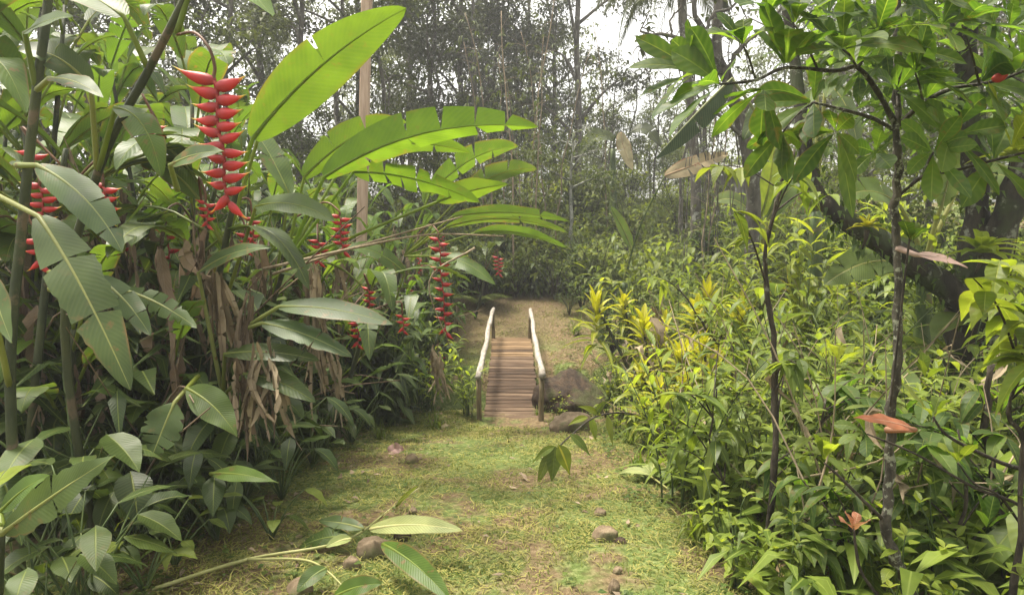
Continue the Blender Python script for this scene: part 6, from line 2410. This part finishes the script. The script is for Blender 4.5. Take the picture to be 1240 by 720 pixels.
thin_stem([(1050, 735, 2.6), (1040, 690, 2.6), (1030, 640, 2.6)], .018, .01, 'short dark stem left of the lichened trunk foot', 'dark_sapling', TWIG, SGp, seed=8, wmat=WHORL)


# banana plants
def banana(x, y, label, stem_h, leaves, seed, name='banana_plant', lean=0):
    root = groot(name, x, y, label, 'banana plant', 'banana plants at right')
    b = V((x, y, gz(x, y)))
    mb = MB()
    top = b + V((lean, 0, stem_h))
    P = spline([b - V((0, 0, .1)), b.lerp(top, .5) + V((.03, 0, 0)), top], 6)
    tube(mb, P, taper(.11, .06, len(P)), 10, wob=.06)
    mb.build('stem', STEM, root)
    for (p0, p2, W, up, bow, mat, tears, fold, tint, lab) in leaves:
        if mat is PALED:
            tb = MB()
            tube(tb, spline([top, top.lerp(at(*p0), .5) + V((-.06, 0, .05)), at(*p0)], 4), taper(.018, .009, 9), 6)
            tb.build('petiole', STEM, root)
        pleaf(root, None if mat is PALED else top, at(*p0), at(*p2), W, up, V(bow), mat, tears, fold, tint, n=26, petr=.02, label=lab, pb=V((0, 0, .1)))
    fin(root)


banana(*P_(1120, 6.3), 'banana plant behind the low mossy limb', 1.5, [
    ((1090, 318, 6.0), (998, 345, 5.9), .38, (0, -.7, .7), (0, 0, .18), BANANA, (.4, .7), .1, .4, None),
    ((1080, 285, 6.1), (1150, 372, 5.9), .22, (.4, -.8, .4), (.05, 0, .1), BANANA, (.5,), .1, .5, None),
    ((1140, 250, 6.2), (1160, 175, 6.2), .4, (.3, -.9, .3), (0, 0, .05), BANANA, (.4, .6), .1, .6, None),
    ((1090, 250, 6.2), (1020, 240, 6.0), .36, (0, -.7, .7), (0, 0, .2), BANANA, (.3, .6), .15, .7, None),
    ((1160, 230, 6.4), (1240, 225, 6.3), .36, (0, -.7, .7), (0, 0, .25), BANANA, (.4,), .15, .3, None),
], 1)
banana(*P_(925, 10.0), 'banana plant with an upright pale leaf in front of the hut', 1.3, [
    ((921, 262, 9.9), (936, 168, 9.8), .42, (.2, -.95, .2), (.1, 0, .0), LIGHT, (.5, .7), .2, .3, 'upright pale new leaf'),
    ((930, 265, 9.9), (985, 215, 9.6), .4, (0, -.7, .7), (0, 0, .3), BANANA, (.3, .5), .15, .5, None),
    ((915, 265, 9.9), (865, 245, 9.7), .4, (0, -.7, .7), (0, 0, .3), BANANA, (.3, .5), .15, .5, None),
    ((925, 270, 9.8), (900, 330, 9.4), .34, (0, -.9, .4), (-.1, 0, .3), BANANA, (.3, .5), .15, .5, None),
], 2)
banana(*P_(985, 7.4), 'banana plant whose blue-green leaf hangs folded in mid air', 2.3, [
    ((886, 95, 7.0), (793, 192, 6.9), .19, (-.3, -.5, .8), (-.02, 0, .02), BLUE, (.5,), -1.6, .5, 'blue-green leaf folded shut and hanging straight'),
    ((1000, 100, 7.2), (1040, 190, 6.9), .34, (.3, -.8, .5), (.1, 0, .2), BANANA, (.3, .6), .1, .3, None),
    ((965, 110, 7.4), (900, 170, 7.2), .3, (-.2, -.7, .6), (-.1, 0, .15), DARK, (.5,), .1, .3, None),
    ((990, 70, 7.5), (1070, 20, 7.7), .4, (0, -.6, .7), (0, 0, .2), BANANA, (.3, .6), .15, .3, None),
], 3)
banana(*P_(756, 10.2), 'slim banana plant holding up a dry tan leaf', .9, [
    ((805, 213, 9.2), (882, 186, 9.2), .30, (0, -.9, .4), (0, 0, .02), PALED, (.35, .55, .75), .15, .5, 'dry tan and pink dead leaf'),
    ((765, 300, 10), (740, 250, 9.9), .2, (0, -.8, .5), (0, 0, .05), BANANA, (), .2, .5, None),
], 4)
banana(*P_(740, 15.5), 'distant banana plant with a hanging yellowed leaf', 2.4, [
    ((752, 160, 15.2), (766, 206, 15), .40, (.4, -.9, .1), (-.12, 0, .1), PALED, (.5,), .1, .7, 'yellowed dead leaf hanging straight down'),
    ((745, 170, 15.4), (700, 190, 15.2), .5, (0, -.7, .7), (0, 0, .5), TREEM, (.3, .6), .15, .5, None),
    ((765, 160, 15.4), (800, 178, 15.2), .45, (0, -.7, .7), (0, 0, .4), TREEL, (.3, .6), .15, .5, None),
], 5)


# small hut
def hut():
    d = 16.0
    a, c = at(892, 300, d), at(1015, 300, d)
    x0, x1 = a.x, c.x
    z0 = gz((x0 + x1) / 2, d) - .3
    ze = at(905, 208, d).z
    root = empty('garden_hut', ((x0 + x1) / 2, d + 1.2, z0), 'small grey hut with a low sheet roof half hidden by leaves', 'hut')
    wb = MB()
    h = ze - z0
    w = x1 - x0
    n = 14
    for i in range(n):
        box(wb, V((-w / 2 + (i + .5) * w / n, -1.0, h * .5)), w / n - .012, .03, h, None, rnd.random())
    for s in (-1, 1):
        for i in range(12):
            box(wb, V((s * (w / 2 + .02), -1 + .1 + i * .2, h * .5)), .03, .185, h, None, rnd.random())
    wb.build('wall', HUTW, root, smooth=False)
    rm = MB()
    rows = []
    nx = 60
    for (yy, zz) in ((-1.45, h + .0), (1.5, h + .42)):
        rows.append([(i, yy, zz) for i in range(nx + 1)])
    ids = []
    for (yy, zz) in ((-1.45, h + .02), (0, h + .24), (1.5, h + .44)):
        ids.append([mb_ for mb_ in [rm.p(V((-w / 2 - .3 + (w + .6) * i / nx, yy, zz + .018 * math.sin(i * 1.6))), (i, yy), .5) for i in range(nx + 1)]])
    ids2 = []
    for (yy, zz) in ((-1.45, h), (0, h + .22), (1.5, h + .42)):
        ids2.append([rm.p(V((-w / 2 - .3 + (w + .6) * i / nx, yy, zz + .018 * math.sin(i * 1.6))), (i, yy), .5) for i in range(nx + 1)])
    for A, B in zip(ids, ids[1:]):
        for i in range(nx):
            rm.f.append((A[i], A[i + 1], B[i + 1], B[i]))
    for A, B in zip(ids2, ids2[1:]):
        for i in range(nx):
            rm.f.append((A[i], B[i], B[i + 1], A[i + 1]))
    for i in range(nx):
        rm.f.append((ids[0][i], ids2[0][i], ids2[0][i + 1], ids[0][i + 1]))
    rm.build('roof', ROOFM, root)
    pm = MB()
    box(pm, V((w * .18, -1.03, h * .42)), .62, .03, h * .78, None, .3)
    pm.build('door', REDROOF, root, smooth=False)
    # lower lean-to with brown tiles and pale wall
    lm = MB()
    box(lm, V((w * .62, -1.3, h * .28)), w * .5, .05, h * .5, None, .5)
    lm.build('lean_to_wall', WHITEW, root, smooth=False)
    lr = MB()
    R = Matrix.Rotation(.5, 3, 'X')
    for k in range(5):
        box(lr, V((w * .62, -1.65 + k * .13, h * .52 + k * .075)), w * .6, .16, .02, R, rnd.random())
    lr.build('lean_to_roof', REDROOF, root, smooth=False)


hut()
